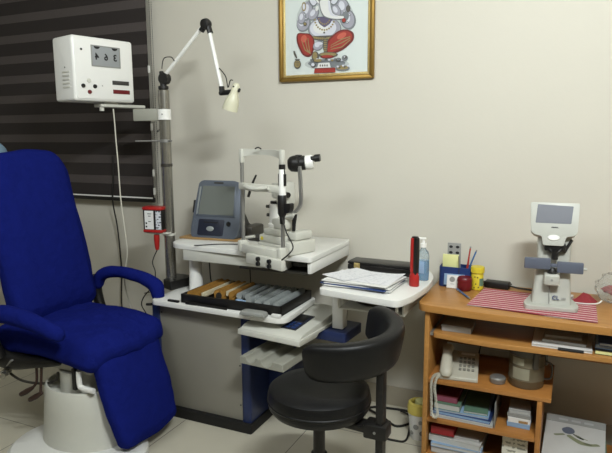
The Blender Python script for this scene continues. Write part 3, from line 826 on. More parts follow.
b = new(); lathe(b, [(0, .822), (.009, .824), (.012, .840), (.0155, .880), (.015, .905)], (-1.985, 2.43, 0)); finish('handle', b, 'red_plastic', Hh)
b = new(); tube(b, [(-1.985, 2.43, .824), (-2.02, 2.43, .755), (-2.005, 2.43, .70), (-2.02, 2.43, .63), (-2.08, 2.42, .56), (-2.10, 2.42, .51), (-2.07, 2.42, .46), (-2.07, 2.42, .40)], .0028); finish('cord', b, 'cable_black', Hh)

# ================================================================== SCREEN DEVICE on the instrument table
b = new(); prism(b, [(-1.885, 2.49), (-1.55, 2.52), (-1.53, 2.72), (-1.87, 2.72)], .881, .892, bev=.002); solo('wooden_board', b, 'tan_board', 'thin tan board under the blue grey screen device', 'board')
D = thing('screen_device', 'blue grey ophthalmic device with a large blank screen on the white table', 'device', (-1.70, 2.56, .8925), rad(3))
tilt = Matrix.Translation((0, -.045, 0)) @ Matrix.Rotation(rad(-14), 4, 'X')
b = new()
out = rounded([(-.150, .0), (.135, .0), (.158, .05), (.138, .292), (.105, .306), (-.105, .306), (-.130, .292), (-.155, .05)], [.02, .02, .03, .03, .04, .04, .03, .03], 5)
prism(b, out, 0, .055, 'XZ', bev=.010, seg=3, mtx=tilt); finish('front_body', b, 'device_blue', D, False)
b = new(); prism(b, rounded([(-.125, .112), (.123, .112), (.114, .283), (-.108, .283)], .008), -.003, .001, 'XZ', bev=.001, mtx=tilt); fr = finish('screen_surround', b, 'device_blue', D, False)
b = new(); prism(b, rounded([(-.113, .122), (.113, .122), (.106, .275), (-.099, .275)], .004), -.0045, -.002, 'XZ', mtx=tilt); finish('screen', b, 'screen_grey', D, False)
b = new(); prism(b, rounded([(-.108, .012), (.055, .012), (.060, .098), (-.105, .098)], .01), -.0045, .001, 'XZ', bev=.001, mtx=tilt); lp = finish('lower_panel', b, 'device_navy', D, False)
b = new(); prism(b, rounded([(-.065, .078), (.015, .078), (.025, .084), (-.075, .084)], .002), -.007, -.004, 'XZ', mtx=tilt); finish('slot', b, 'ink', lp, False)
b = new(); lathe(b, [(.021, -.0005), (.024, .0005), (.021, .0015)], mtx=tilt @ Matrix.Translation((-.026, -.005, .048)) @ Matrix.Rotation(PI/2, 4, 'X'), sy=.55)
lathe(b, [(0, -.0005), (.014, .0012), (0, .0015)], mtx=tilt @ Matrix.Translation((-.026, -.005, .048)) @ Matrix.Rotation(PI/2, 4, 'X'), sy=.4); finish('oval_emblem', b, 'silver_rim', lp, False)
b = new(); lathe(b, [(.013, 0), (.0125, .006), (0, .006)], mtx=tilt @ Matrix.Translation((.088, -.001, .078)) @ Matrix.Rotation(PI/2, 4, 'X')); finish('button', b, 'black_plastic', D, False)
b = new(); lathe(b, [(.012, 0), (.011, .002), (0, .002)], mtx=tilt @ Matrix.Translation((-.132, -.001, .078)) @ Matrix.Rotation(PI/2, 4, 'X'), sy=1.5); finish('button', b, 'device_blue', D, False)
b = new(); prism(b, [(-.118, .125), (-.126, .12), (-.118, .27), (-.108, .27)], -.006, -.002, 'XZ', mtx=tilt); finish('silver_trim', b, 'silver_rim', D, False)
b = new(); prism(b, rounded([(-.03, .288), (.03, .288), (.03, .297), (-.03, .297)], .002), -.002, .001, 'XZ', mtx=tilt); finish('name_plate', b, 'dark_grey', D, False)
b = new(); prism(b, rounded([(-.01, 0), (.20, 0), (.20, .035), (.13, .060), (.02, .20), (0, .05)], .01), -.11, .13, 'YZ', bev=.008); finish('rear_body', b, 'dark_grey', D, False)
b = new(); bx(b, .14, .205, .03, .17, 0, .058, bev=.012); finish('side_module', b, 'dark_steel', D, False)
b = new(); bx(b, -.008, .008, -.0, .02, .13, .20, bev=.005, mtx=tilt @ Matrix.Translation((-.156, .01, 0))); finish('side_clip', b, 'black_plastic', D, False)
D.scale = (.92, 1, .99); D.location.x += .012
b = new(); tube(b, [(-1.715, 2.50, .853), (-1.712, 2.505, .80), (-1.712, 2.51, .74), (-1.73, 2.54, .68), (-1.735, 2.56, .6205)], .0035)
solo('device_cable', b, 'cable_black', 'black cable hanging under the white instrument table beside the lift sleeve', 'cable')
b = new(); tube(b, [(-1.68, 2.335, .886), (-1.66, 2.36, .884), (-1.60, 2.42, .8835), (-1.50, 2.46, .8835), (-1.43, 2.45, .8845)], .0025)
solo('table_cable', b, 'cable_black', 'thin black cable lying across the front of the white instrument table', 'cable')

# ================================================================== SLIT LAMP
SL = thing('slit_lamp', 'cream slit lamp microscope with chin rest frame on the right of the white table', 'slit lamp', (-1.25, 2.30, .881), rad(-21))
iv = Matrix.LocRotScale(SL.location, SL.rotation_euler, None).inverted()
LP_, RP_ = Vector((-1.395, 2.33, 0)), Vector((-1.138, 2.232, 0))
fu = (RP_-LP_).normalized(); fv = Vector((-fu.y, fu.x, 0))     # along the head frame, and away from the viewer
def F(a, bb_, z): return LP_ + fu*a + fv*bb_ + Vector((0, 0, z))
FW = (RP_-LP_).length
mF = Matrix((fu, fv, Vector((0, 0, 1)))).transposed().to_4x4(); mF.translation = LP_
b = new(); bx(b, .00, FW+.01, -.024, .022, .8815, .922, bev=.005, mtx=mF); finish('frame_base', b, 'cream_plastic', SL)
b = new(); bx(b, .075, FW+.045, -.050, -.0245, .842, .890, bev=.006, mtx=mF); fb = finish('front_bracket', b, 'cream_plastic', SL)
for a in (.170, .245):
    b = new()
    for z in (.877, .855): cyl(b, F(a, -.050, z), F(a, -.062, z), .0095, seg=16)
    cyl(b, F(a, -.052, .877), F(a, -.057, .855), .005, seg=10)
    finish('lock_knob', b, 'black_plastic', fb)
for a, nm in ((0.0, 'l'), (FW, 'r')):
    b = new(); bx(b, a-.015, a+.015, -.027, .020, .8815, .936, bev=.008, mtx=mF); finish('post_foot', b, 'cream_plastic', SL)
    b = new(); cyl(b, F(a, 0, .93), F(a, 0, 1.335), .0088, seg=18); finish('post', b, 'steel', SL)
# forehead band
b = new()
bp = [F(-.006, 0, 1.352), F(.05, .018, 1.352), F(.13, .028, 1.350), F(.21, .018, 1.350), F(FW+.006, 0, 1.346)]
P = smooth_path(bp, 6); t2 = bmesh.new(); pr = None
for i, p in enumerate(P):
    s = i/(len(P)-1); low = .040 - .016*math.sin(PI*s)
    ring = [t2.verts.new(p+Vector((0, 0, .006))+fv*-.006), t2.verts.new(p+Vector((0, 0, .006))+fv*.006), t2.verts.new(p+Vector((0, 0, -low+.006))+fv*.006), t2.verts.new(p+Vector((0, 0, -low+.006))+fv*-.006)]
    if pr:
        for k in range(4): t2.faces.new((pr[k], pr[(k+1) % 4], ring[(k+1) % 4], ring[k]))
    else: t2.faces.new(ring)
    pr = ring
t2.faces.new(pr[::-1]); merge(b, t2)
for a in (0, FW): bx(b, a-.010, a+.010, -.011, .010, 1.295, 1.358, bev=.004, mtx=mF)
finish('forehead_rest', b, 'cream_plastic', SL)
b = new(); tube(b, [F(.10, -.002, 1.360), F(.12, -.002, 1.366), F(.14, -.002, 1.360)], .003); finish('band_clip', b, 'dark_grey', SL)
# chin rest
b = new(); bx(b, -.012, FW-.005, -.016, .010, 1.172, 1.204, bev=.007, mtx=mF); tube(b, [F(.045, -.018, 1.192), F(.085, -.026, 1.186), F(.125, -.028, 1.184), F(.165, -.026, 1.187), F(.205, -.018, 1.192)], [.012, .017, .018, .017, .012], seg=12, flat=.7); finish('chin_rest', b, 'cream_plastic', SL)
# right post sleeve
b = new(); lathe(b, [(.009, 1.285), (.014, 1.275), (.016, 1.165)], tuple(F(FW, 0, 0))); finish('lamp_sleeve', b, 'white_paint', SL)
b = new(); cyl(b, F(FW, 0, 1.295), F(FW, 0, 1.275), .0145, seg=18)
for s in (-1, 1): cyl(b, F(FW+s*.017, 0, 1.255), F(FW+s*.017, 0, 1.205), .0065, seg=12); tube(b, [F(FW+s*.013, 0, 1.28), F(FW+s*.017, 0, 1.25)], .003, smooth=0)
finish('side_clamps', b, 'black_plastic', SL)
b = new(); lathe(b, [(.017, 1.165), (.0195, 1.16), (.0195, 1.085), (.012, 1.07), (.011, 1.04)], tuple(F(FW, -.002, 0))); prism(b, rounded([(.0, 1.085), (.045, 1.09), (.058, 1.105), (.060, 1.135), (.0, 1.125)], .012), -.010, .012, 'XZ', bev=.003, mtx=mF @ Matrix.Translation((FW, 0, 0))); finish('height_grip', b, 'black_plastic', SL)
b = new(); tube(b, [F(FW+.008, -.012, 1.07), F(FW+.045, -.02, 1.01), F(FW+.085, -.02, .955), F(FW+.075, -.03, .925), F(FW+.04, -.045, .892)], .003); finish('lamp_cord', b, 'cable_black', SL)
# instrument base behind the frame (set a little to the left)
F0 = F; mF0 = mF
def F(a, bb_, z): return F0(a-.045, bb_, z)
mF = mF0 @ Matrix.Translation((-.045, 0, 0))
b = new(); bx(b, .06, .240, .070, .24, .8815, .920, bev=.008, mtx=mF); finish('slide_base', b, 'cream_plastic', SL)
b = new(); bx(b, .06, .215, .080, .22, .920, .955, bev=.008, mtx=mF); bx(b, .08, .20, .09, .20, .955, .985, bev=.010, mtx=mF); finish('cross_slide', b, 'cream_plastic', SL)
b = new(); cyl(b, F(.085, .081, .938), F(.085, .078, .938), .009, seg=14); finish('warning_sticker', b, 'yellow_plastic', SL)
b = new(); bx(b, .242, .295, .065, .23, .8815, .940, bev=.008, mtx=mF); bx(b, .218, .275, .12, .23, .941, .982, bev=.01, mtx=mF); finish('transformer_block', b, 'cream_plastic', SL)
b = new(); cyl(b, F(-.03, .10, .925), F(.058, .10, .930), .016, seg=18); cyl(b, F(.025, .10, .93), F(.06, .10, .932), .019, seg=18); finish('joystick', b, 'dark_grey', SL)
b = new(); tube(b, [F(-.015, .03, .90), F(-.005, .035, .93), F(.03, .045, .94), F(.055, .06, .945)], .012, flat=.6); bx(b, -.03, .005, .025, .055, .8815, .92, bev=.012, mtx=mF); finish('side_handle', b, 'ivory_plastic', SL)
# tower
b = new(); lathe(b, [(0, .985), (.030, .985), (.036, .995), (.036, 1.003), (.029, 1.010), (.028, 1.08), (.030, 1.10)], tuple(F(.115, .14, 0))); finish('swivel_column', b, 'white_paint', SL)
b = new(); cyl(b, F(.115, .14, 1.10), F(.115, .14, 1.112), .024, seg=20); finish('column_cap', b, 'black_plastic', SL)
for (dz, dx) in ((1.085, -.034), (1.045, -.030)):
    b = new(); cyl(b, F(.115, .13, dz), F(.115+dx-.006, .12, dz), .008, seg=12); finish('adjust_knob', b, 'dark_grey', SL)
b = new(); bx(b, .150, .205, .11, .19, 1.10, 1.205, bev=.012, mtx=mF); bx(b, .105, .155, .12, .18, 1.125, 1.20, bev=.012, mtx=mF); finish('illumination_housing', b, 'ivory_plastic', SL)
b = new(); cyl(b, F(.202, .13, 1.148), F(.222, .125, 1.148), .013, seg=16); finish('focus_knob', b, 'black_plastic', SL)
b = new(); tube(b, [F(.125, .15, 1.03), F(.18, .14, 1.035), F(.235, .13, 1.050), F(.262, .13, 1.056)], .017, flat=.75, seg=12); bx(b, .115, .215, .11, .17, .985, 1.035, bev=.010, mtx=mF); finish('swing_arm', b, 'ivory_plastic', SL)
b = new(); prism(b, [(.250, 1.035), (.272, 1.066), (.278, 1.064), (.268, 1.02), (.264, .985), (.250, .985)], .118, .13, 'XZ', bev=.003, mtx=mF); finish('arm_lever', b, 'black_plastic', SL)
for off in (0, .010):
    b = new(); tube(b, [F(.256+off, .16, 1.28), F(.262+off, .16, 1.20), F(.264+off, .16, 1.125), F(.254+off, .155, 1.09), F(.228+off, .14, 1.06)], .0062); finish('curved_rod', b, 'steel', SL)
# binocular head: black dome, white body, eyepieces
hx = F(.198, .15, 1.286); ax = Vector((.93, .30, .10)).normalized()
mH = Matrix.Translation(hx) @ ax.to_track_quat('Z', 'Y').to_matrix().to_4x4() @ Matrix.Diagonal((1, 1, .8, 1))
b = new(); lathe(b, [(0, -.006), (.022, -.002), (.034, .012), (.038, .035), (.038, .060), (.033, .068), (.033, .095), (.030, .098)], mtx=mH, seg=32); finish('microscope_body', b, 'black_plastic', SL)
b = new(); bx(b, -.014, .014, -.012, .012, 1.318, 1.330, bev=.004, mtx=Matrix.Translation((hx.x+.045, hx.y+.015, 0))); finish('top_knob', b, 'black_plastic', SL)
b = new(); lathe(b, [(.028, .096), (.033, .102), (.033, .135), (.028, .145), (.0, .146)], mtx=mH, seg=28); finish('prism_housing', b, 'white_paint', SL)
for s in (-1, 1):
    ms = mH @ Matrix.Translation((.012*0, .012, .130)) 
    side = ax.cross(Vector((0, 0, 1))).normalized()
    p0 = hx + ax*.106 + side*.020*s + Vector((0, 0, .016)); p1 = p0 + ax*.040
    b = new(); cyl(b, p0, p0+ax*.018, .011, seg=18); cyl(b, p0+ax*.016, p1, .0165, seg=20); finish('eyepiece', b, 'black_plastic', SL)
b = new(); tube(b, [F(.012, .06, 1.13), F(.03, .07, 1.19), F(.05, .08, 1.235)], [.007, .006, .004], smooth=2); finish('fixation_light', b, 'black_plastic', SL)

# ================================================================== ON THE WRITING TABLE
def sheet(cx, cy, z, w, d, th, rz, m, name, label, cat, group=None, curl=0.0, seed=0):
    bb = new(); n, k = 10, 8
    lo, hi = [], []
    for i in range(n+1):
        for j in range(k+1):
            x = (i/n-.5)*w; y = (j/k-.5)*d
            h = curl*max(0, (i/n-.55))**2*4*max(0, j/k-.3) + .0006*noise.noise(Vector((x*20, y*20, seed)))
            lo.append(bb.verts.new((x, y, h))); hi.append(bb.verts.new((x, y, h+th)))
    idx = lambda i, j: i*(k+1)+j
    for i in range(n):
        for j in range(k):
            bb.faces.new((hi[idx(i, j)], hi[idx(i+1, j)], hi[idx(i+1, j+1)], hi[idx(i, j+1)]))
            bb.faces.new((lo[idx(i, j)], lo[idx(i, j+1)], lo[idx(i+1, j+1)], lo[idx(i+1, j)]))
    edge = [(i, 0) for i in range(n+1)]+[(n, j) for j in range(1, k+1)]+[(i, k) for i in range(n-1, -1, -1)]+[(0, j) for j in range(k-1, 0, -1)]
    for a, c in zip(edge, edge[1:]+edge[:1]): bb.faces.new((lo[idx(*a)], lo[idx(*c)], hi[idx(*c)], hi[idx(*a)]))
    o = finish(name, bb, m, None, False)
    o.location = (cx, cy, z); o.rotation_euler = (0, 0, rz)
    o['label'] = label; o['category'] = cat
    if group: o['group'] = group
    return o
papers = [(.31, .235, .004, -4, 'grey_paper', 'bottom'), (.30, .23, .003, 0, 'paper', ''), (.305, .225, .004, -7, 'navy_cover', ''), (.30, .23, .003, -2, 'paper', ''),
          (.30, .225, .004, -9, 'grey_paper', ''), (.30, .22, .003, -3, 'paper', ''), (.295, .22, .003, -8, 'paper', '')]
names = ['grey magazine at the very bottom of the paper pile on the side table', 'white document second from the bottom of the paper pile on the side table',
         'dark blue folder showing its edge low in the paper pile on the side table', 'white document lying right on the dark blue folder in the paper pile',
         'grey magazine halfway up the paper pile on the white side table', 'white document just above the upper grey magazine in the paper pile',
         'white document third from the top of the paper pile on the side table']
zz = .7715
for k, (w_, d_, th, rz, mm_, _) in enumerate(papers):
    sheet(-.815+.006*math.sin(k*2.3), 2.385+.008*math.cos(k*1.7), zz, w_, d_, th, rad(rz), mm_, 'magazine' if 'magazine' in names[k] else ('folder' if 'folder' in names[k] else 'document'), names[k], 'magazine' if 'magazine' in names[k] else ('folder' if 'folder' in names[k] else 'document'), 'pile of papers on the white side table', seed=k)
    zz += th+.0008
sheet(-.79, 2.39, zz, .25, .20, .001, rad(-6), page_print, 'document', 'printed sheet with a curled far right corner on top of the paper pile', 'document', 'pile of papers on the white side table', curl=.016, seed=20)
sheet(-.885, 2.40, zz+.0025, .15, .21, .001, rad(-28), page_print, 'document', 'small form with blue print lying askew on the left top of the paper pile', 'document', 'pile of papers on the white side table', seed=30)

C = thing('instrument_case', 'long black hard case with a brass clasp behind the papers on the side table', 'case', (-.80, 2.635, .7705), rad(-2))
b = new(); bx(b, -.17, .165, -.055, .055, 0, .036, bev=.006); finish('case_base', b, 'black_lacquer', C, False)
b = new(); bx(b, -.17, .165, -.055, .055, .037, .049, bev=.005); finish('lid', b, 'black_lacquer', C, False)
b = new(); bx(b, -.135, -.105, -.060, -.054, .020, .044, bev=.002); bx(b, -.127, -.113, -.064, -.058, .028, .040, bev=.002); finish('clasp', b, 'pale_gold', C, False)

Tt = thing('torch', 'red and black torch standing upright at the right of the white side table', 'torch', (-.606, 2.435, .7705), rad(-20))
b = new(); lathe(b, [(.021, 0), (.023, .004), (.023, .042), (.019, .052), (.0165, .060)], sy=.8, seg=28); finish('head', b, 'red_plastic', Tt, False)
b = new(); dense_box(b, -.018, .000, -.013, .013, .058, .212, .007, n=3); finish('red_body', b, 'red_plastic', Tt, False)
b = new(); dense_box(b, .0, .017, -.014, .014, .050, .214, .006, n=3); finish('black_grip', b, 'black_plastic', Tt, False)
b = new(); bx(b, -.012, .012, -.010, .010, .211, .218, bev=.003); finish('end_cap', b, 'black_plastic', Tt, False)

Bo = thing('sanitiser_bottle', 'clear pump bottle of blue hand sanitiser behind the red torch', 'bottle', (-.597, 2.555, .7705))
b = new(); lathe(b, [(.0, 0), (.024, 0), (.027, .005), (.027, .110), (.023, .130), (.012, .142), (.011, .153), (0, .153)], seg=32, sy=.8); finish('bottle_body', b, 'clear_bottle', Bo, False)
b = new(); lathe(b, [(0, .002), (.0225, .002), (.025, .006), (.025, .092), (0, .092)], seg=32, sy=.78); finish('gel', b, 'blue_gel', Bo, False)
b = new(); bx(b, -.018, .010, -.0225, -.0215, .035, .09, bev=.0003); finish('bottle_label', b, 'light_blue_cover', Bo, False)
b = new(); lathe(b, [(.0130, .150), (.0130, .168), (.006, .170), (.005, .186)], seg=20); bx(b, -.036, .012, -.008, .008, .185, .194, bev=.004); finish('pump', b, 'white_paint', Bo, False)

# ================================================================== WOODEN DESK
Dk = thing('desk', 'light brown wooden computer desk with shelves and sliding tray at the right', 'desk', (0, 2.55, 0))
DX0, DX1 = -.570, .62
b = new(); prism(b, rounded([(DX0, 2.345), (-.30, 2.318), (.1, 2.318), (.40, 2.325), (DX1, 2.335), (DX1, 2.80), (DX0, 2.80)], [.05, .1, .2, .1, .05, .01, .01], 6), .690, .72, bev=.009, seg=3); finish('desktop', b, wood_front, Dk)
b = new(); bx(b, -.538, -.518, 2.36, 2.77, 0, .689, bev=.002); finish('side_panel', b, wood_front, Dk)
b = new(); bx(b, .57, .60, 2.36, 2.77, 0, .689, bev=.002); finish('side_panel', b, wood_front, Dk)
b = new(); prism(b, rounded([(-.505, 2.368), (-.30, 2.338), (.1, 2.348), (.35, 2.358), (.558, 2.375), (.558, 2.70), (-.505, 2.70)], [.02, .1, .2, .1, .02, .01, .01], 6), .575, .595, bev=.006, seg=3); finish('sliding_tray', b, wood_front, Dk)
for q_ in ((-.518, -.506, 2.38, 2.70, .578, .592), (.558, .57, 2.38, 2.70, .578, .592)):
    b = new(); bx(b, *q_); finish('tray_runner', b, 'steel', Dk)
b = new(); bx(b, -.5175, -.032, 2.36, 2.74, .374, .392, bev=.002); finish('shelf', b, wood_in, Dk)
b = new(); bx(b, -.5175, -.0835, 2.36, 2.74, .198, .216, bev=.002); finish('shelf', b, wood_in, Dk)
b = new(); bx(b, -.083, -.063, 2.36, 2.74, .052, .373, bev=.002); finish('divider', b, wood_in, Dk)
b = new(); bx(b, -.5175, .5695, 2.36, 2.76, .035, .051, bev=.002); bx(b, -.5175, .5695, 2.40, 2.415, 0, .035); finish('bottom_board', b, wood_in, Dk)
b = new(); bx(b, -.5175, .5695, 2.765, 2.775, .42, .56); finish('back_rail', b, wood_in, Dk)

DT = .7203
# mat
b = new(); 
n, k = 40, 20; g = []
for i in range(n+1):
    for j in range(k+1):
        x = -.375+.03*(j/k)*(1-i/n)+(.485)*i/n; y = 2.400-.045*i/n+(.30+.02*i/n)*j/k
        z = DT+.0012+.0008*noise.noise(Vector((x*14, y*14, 0)))+.0006
        g.append((x, y, z))
for dz in (0, .002):
    vs = [b.verts.new((p[0], p[1], p[2]+dz if dz else DT+.0002)) for p in g]
    for i in range(n):
        for j in range(k):
            b.faces.new((vs[i*(k+1)+j], vs[(i+1)*(k+1)+j], vs[(i+1)*(k+1)+j+1], vs[i*(k+1)+j+1]))
solo('table_mat', b, mat_cloth, 'red and white striped cloth mat under the lens meter on the wooden desk', 'mat', sharp=60)

# lens meter
LM = thing('lens_meter', 'pale grey digital lens meter with a dark screen on the striped mat', 'lens meter', (-.058, 2.54, DT+.004), rad(4))
b = new(); prism(b, rounded([(-.100, -.10), (.090, -.10), (.100, -.05), (.072, .10), (-.075, .10), (-.108, -.05)], [.012, .02, .02, .02, .02, .02]), 0, .017, bev=.005, seg=3); finish('base', b, 'meter_grey', LM, False)
b = new()
# body leaning slightly back: tapered column
t2 = bmesh.new()
sec = [(-.078, .072, -.062, .075, .015), (-.070, .066, -.040, .075, .10), (-.064, .062, -.022, .072, .20), (-.066, .062, -.015, .07, .30)]
rings = []
for x0, x1, y0, y1, z in sec:
    rings.append([t2.verts.new((x, y, z)) for x, y in rounded([(x0, y0), (x1, y0), (x1, y1), (x0, y1)], .018, 4)])
for A_, B_ in zip(rings, rings[1:]):
    for i in range(len(A_)): t2.faces.new((A_[i], A_[(i+1) % len(A_)], B_[(i+1) % len(A_)], B_[i]))
t2.faces.new(rings[0][::-1]); t2.faces.new(rings[-1]); merge(b, t2)
finish('column', b, 'meter_grey', LM, False)
b = new(); prism(b, [(-.0012, .02), (.0012, .02), (.0012, .10), (-.0012, .10)], -.065, -.04, 'XZ', mtx=Matrix.Translation((-.012, 0, 0))); finish('seam', b, 'grey_card', LM, False)
th = Matrix.Translation((-.008, -.045, .300)) @ Matrix.Rotation(rad(-18), 4, 'X')
b = new(); prism(b, rounded([(-.038, -.045), (.038, -.045), (.046, -.008), (.074, -.004), (.086, .008), (.091, .122), (.088, .128), (-.088, .128), (-.091, .122), (-.084, .008), (-.070, -.004), (-.044, -.008)], [.008, .008, .010, .006, .012, .006, .006, .006, .006, .012, .006, .010], 4), 0, .05, 'XZ', bev=.007, seg=3, mtx=th)
hd = finish('monitor_head', b, 'meter_grey', LM, False)
b = new(); prism(b, rounded([(-.070, .044), (.062, .044), (.068, .115), (-.064, .120)], .003), -.0012, .002, 'XZ', mtx=th); finish('screen', b, 'screen_slate', hd, False)
b = new(); bx(b, -.010, .014, -.0008, .001, .026, .0285, mtx=th); finish('name_mark', b, 'dark_grey', hd, False)
text_part('name_text', 'POTEC', .0085, th @ Matrix.Translation((.004, -.0006, .0272)) @ Matrix.Rotation(PI/2, 4, 'X'), 'ink', hd, .0003, world=False)
b = new(); lathe(b, [(0, -.006), (.020, -.004), (.024, 0), (.020, .004)], mtx=th @ Matrix.Translation((.0, -.001, -.014)) @ Matrix.Rotation(PI/2, 4, 'X'), sy=.5); finish('control_button', b, 'white_enamel', hd, False)
b = new(); bx(b, -.040, .040, -.050, .0, .232, .262, bev=.006); tube(b, [(-.03, -.04, .25), (.0, -.052, .225), (.03, -.04, .25)], .006); cyl(b, (0, -.050, .20), (0, -.050, .235), .013, .012, seg=18); finish('lens_marker', b, 'black_plastic', LM, False)
b = new(); tube(b, [(.035, -.025, .225), (.052, -.018, .258), (.062, -.012, .275)], .006); finish('marker_lever', b, 'black_plastic', LM, False)
b = new(); bx(b, -.112, -.014, -.072, -.056, .160, .205, bev=.004); bx(b, .010, .106, -.072, -.056, .150, .195, bev=.004); bx(b, -.02, .02, -.066, -.058, .170, .185, bev=.002); finish('lens_table', b, 'slate_blue', LM, False)
b = new(); cyl(b, (.106, -.064, .170), (.118, -.064, .170), .006, seg=12); finish('table_knob', b, 'meter_grey', LM, False)
b = new(); bx(b, -.036, .022, -.095, -.03, .100, .146, bev=.008, seg=3); finish('lens_support', b, 'meter_grey', LM, False)
b = new(); lathe(b, [(.018, .146), (.020, .152), (.013, .158), (.009, .168)], (-.006, -.066, 0), seg=22); finish('nozzle', b, 'black_plastic', LM, False)
b = new(); cyl(b, (-.007, -.0945, .124), (-.007, -.0965, .124), .005, seg=12); finish('emblem', b, 'grey_card', LM, False)
mlab = Matrix.Translation((.012, -.0615, .045)) @ Matrix.Rotation(PI/2-rad(14), 4, 'X')
text_part('model_mark', 'CL', .022, mlab, 'blue_plastic', LM, .0012, world=False, bold=.0003)
text_part('model_mark', '100', .013, Matrix.Translation((.040, -.0615, .043)) @ Matrix.Rotation(PI/2-rad(14), 4, 'X'), 'grey_card', LM, .0012, world=False)

# organiser with cards and pencils
OG = thing('desk_organiser', 'dark blue plastic desk organiser at the far left corner of the wooden desk', 'organiser', (-.475, 2.715, DT))
b = new(); ring_o = rounded([(-.075, -.045), (.070, -.045), (.075, .04), (-.075, .04)], [.02, .02, .025, .025], 5)
prism(b, ring_o, 0, .006, bev=.001)
ring_i = [(x*.95, y*.92) for x, y in ring_o]
lo = [[b.verts.new((x, y, z)) for x, y in r_] for r_, z in ((ring_o, .004), (ring_o, .094), (ring_i, .094), (ring_i, .006))]
for A_, B_ in zip(lo, lo[1:]):
    for i in range(len(A_)): b.faces.new((A_[i], A_[(i+1) % len(A_)], B_[(i+1) % len(A_)], B_[i]))
finish('tub', b, 'blue_plastic', OG, False)
b = new(); bx(b, -.012, -.009, -.04, .036, .006, .084); bx(b, .02, .068, -.003, 0, .006, .085); finish('partition', b, 'blue_plastic', OG, False)
b = new(); bx(b, -.036, .038, -.001, .002, .03, .148, bev=.001, mtx=Matrix.Translation((-.503, 2.700, DT)))
solo('sticky_notes', b, 'note_yellow', 'pale yellow note pad standing in the blue desk organiser', 'note pad')
tp = thing('photo_card', 'grey card with four small dark pictures standing behind the yellow notes', 'card', (-.49, 2.715, DT+.03))
b = new(); bx(b, -.031, .031, -.0015, .0015, 0, .170, bev=.001); finish('card', b, 'grey_card', tp, False)
b = new()
for px_ in (-.015, .015):
    for pz in (.125, .152): lathe(b, [(0, -.0005), (.0085, -.0003), (.0085, .001)], mtx=Matrix.Translation((px_, -.002, pz)) @ Matrix.Rotation(PI/2, 4, 'X'), sy=.75, seg=12)
finish('dark_picture', b, 'ink', tp, False)
b = new(); bx(b, -.048, .044, -.001, .001, 0, .052, bev=.0005, mtx=Matrix.Translation((-.475, 2.660, DT+.012)) @ Matrix.Rotation(rad(-8), 4, 'X')); solo('blank_card', b, 'light_blue_cover', 'pale blue white card leaning on the front of the blue organiser', 'card')
cd = thing('logo_card', 'white card marked with a grey ring leaning at the organiser behind the dark red jar', 'card', (-.478, 2.650, DT+.001))
mc = Matrix.Rotation(rad(-10), 4, 'X')
b = new(); bx(b, -.030, .030, -.0006, .0006, 0, .060, mtx=mc); finish('card', b, 'paper', cd, False)
b = new(); lathe(b, [(.010, -.0003), (.0125, -.0003), (.0125, .0003), (.010, .0003)], mtx=mc @ Matrix.Translation((-.006, -.0012, .040)) @ Matrix.Rotation(PI/2, 4, 'X'), sy=1, seg=26); bx(b, -.014, .004, -.0013, -.0007, .018, .020, mtx=mc); finish('ring_mark', b, 'grey_card', cd, False)
b = new(); cyl(b, (-.455, 2.668, DT+.03), (-.462, 2.674, DT+.148), .0018, seg=8); solo('wire_pin', b, 'dark_steel', 'thin dark metal pin rising in front of the yellow notes', 'pin')
def pencil(p0, p1, m, label, end='paper'):
    p0, p1 = Vector(p0), Vector(p1)
    t_ = thing('pencil', label, 'pencil', tuple(p0), 0, 'pencils in the blue organiser')
    bb = new(); cyl(bb, p0, p1, .0038, seg=6); finish('barrel', bb, m, t_)
    bb = new(); cyl(bb, p1, p1+(p1-p0).normalized()*.008, .0040, .0034, seg=12); finish('end_cap', bb, end, t_)
pencil((-.436, 2.690, DT+.01), (-.414, 2.693, .905), 'pencil_red', 'upright dark red pencil tallest at the left in the blue organiser', 'grey_card')
pencil((-.428, 2.688, DT+.01), (-.418, 2.684, .862), 'pencil_red', 'shorter red pencil leaning beside the tall red one in the organiser', 'pencil_red')
pencil((-.446, 2.700, DT+.01), (-.388, 2.690, .892), 'pencil_blue', 'blue pencil leaning right in the blue desk organiser', 'grey_card')

J = thing('jar', 'small dark red round jar in front of the desk organiser', 'jar', (-.425, 2.640, DT))
b = new(); lathe(b, [(0, 0), (.026, 0), (.032, .008), (.034, .025), (.032, .040)], seg=32); finish('jar_body', b, 'dark_red', J, False)
b = new(); lathe(b, [(.033, .040), (.034, .044), (.033, .056), (.028, .062), (.024, .058), (0, .057)], seg=32); finish('lid', b, 'dark_red', J, False)
Y = thing('yellow_bottle', 'bright yellow plastic bottle with a dotted label right of the dark red jar', 'bottle', (-.376, 2.680, DT))
b = new(); lathe(b, [(0, 0), (.024, 0), (.027, .004), (.027, .070), (.023, .077)], seg=30); finish('bottle_body', b, 'yellow_plastic', Y, False)
b = new(); lathe(b, [(.023, .076), (.030, .079), (.031, .098), (.029, .106), (0, .108)], seg=30); finish('cap', b, 'yellow_plastic', Y, False)
b = new()
for a, z in ((-110, .012), (-95, .03), (-80, .06), (-105, .062), (-70, .015)):
    p = Vector((math.cos(rad(a)), math.sin(rad(a)), 0)); cyl(b, p*.0265+Vector((0, 0, z)), p*.0278+Vector((0, 0, z)), .003, seg=8)
finish('label_dots', b, 'ink', Y, False)
b = new()
for i in range(9):
    a = rad(-62+i*6); c_ = rad(-56+i*6); r_ = .0274
    vs = [b.verts.new((r_*math.cos(q), r_*math.sin(q), z)) for q, z in ((a, .02), (c_, .02), (c_, .055), (a, .055))]; b.faces.new(vs)
finish('label_patch', b, 'green_cover', Y, False)

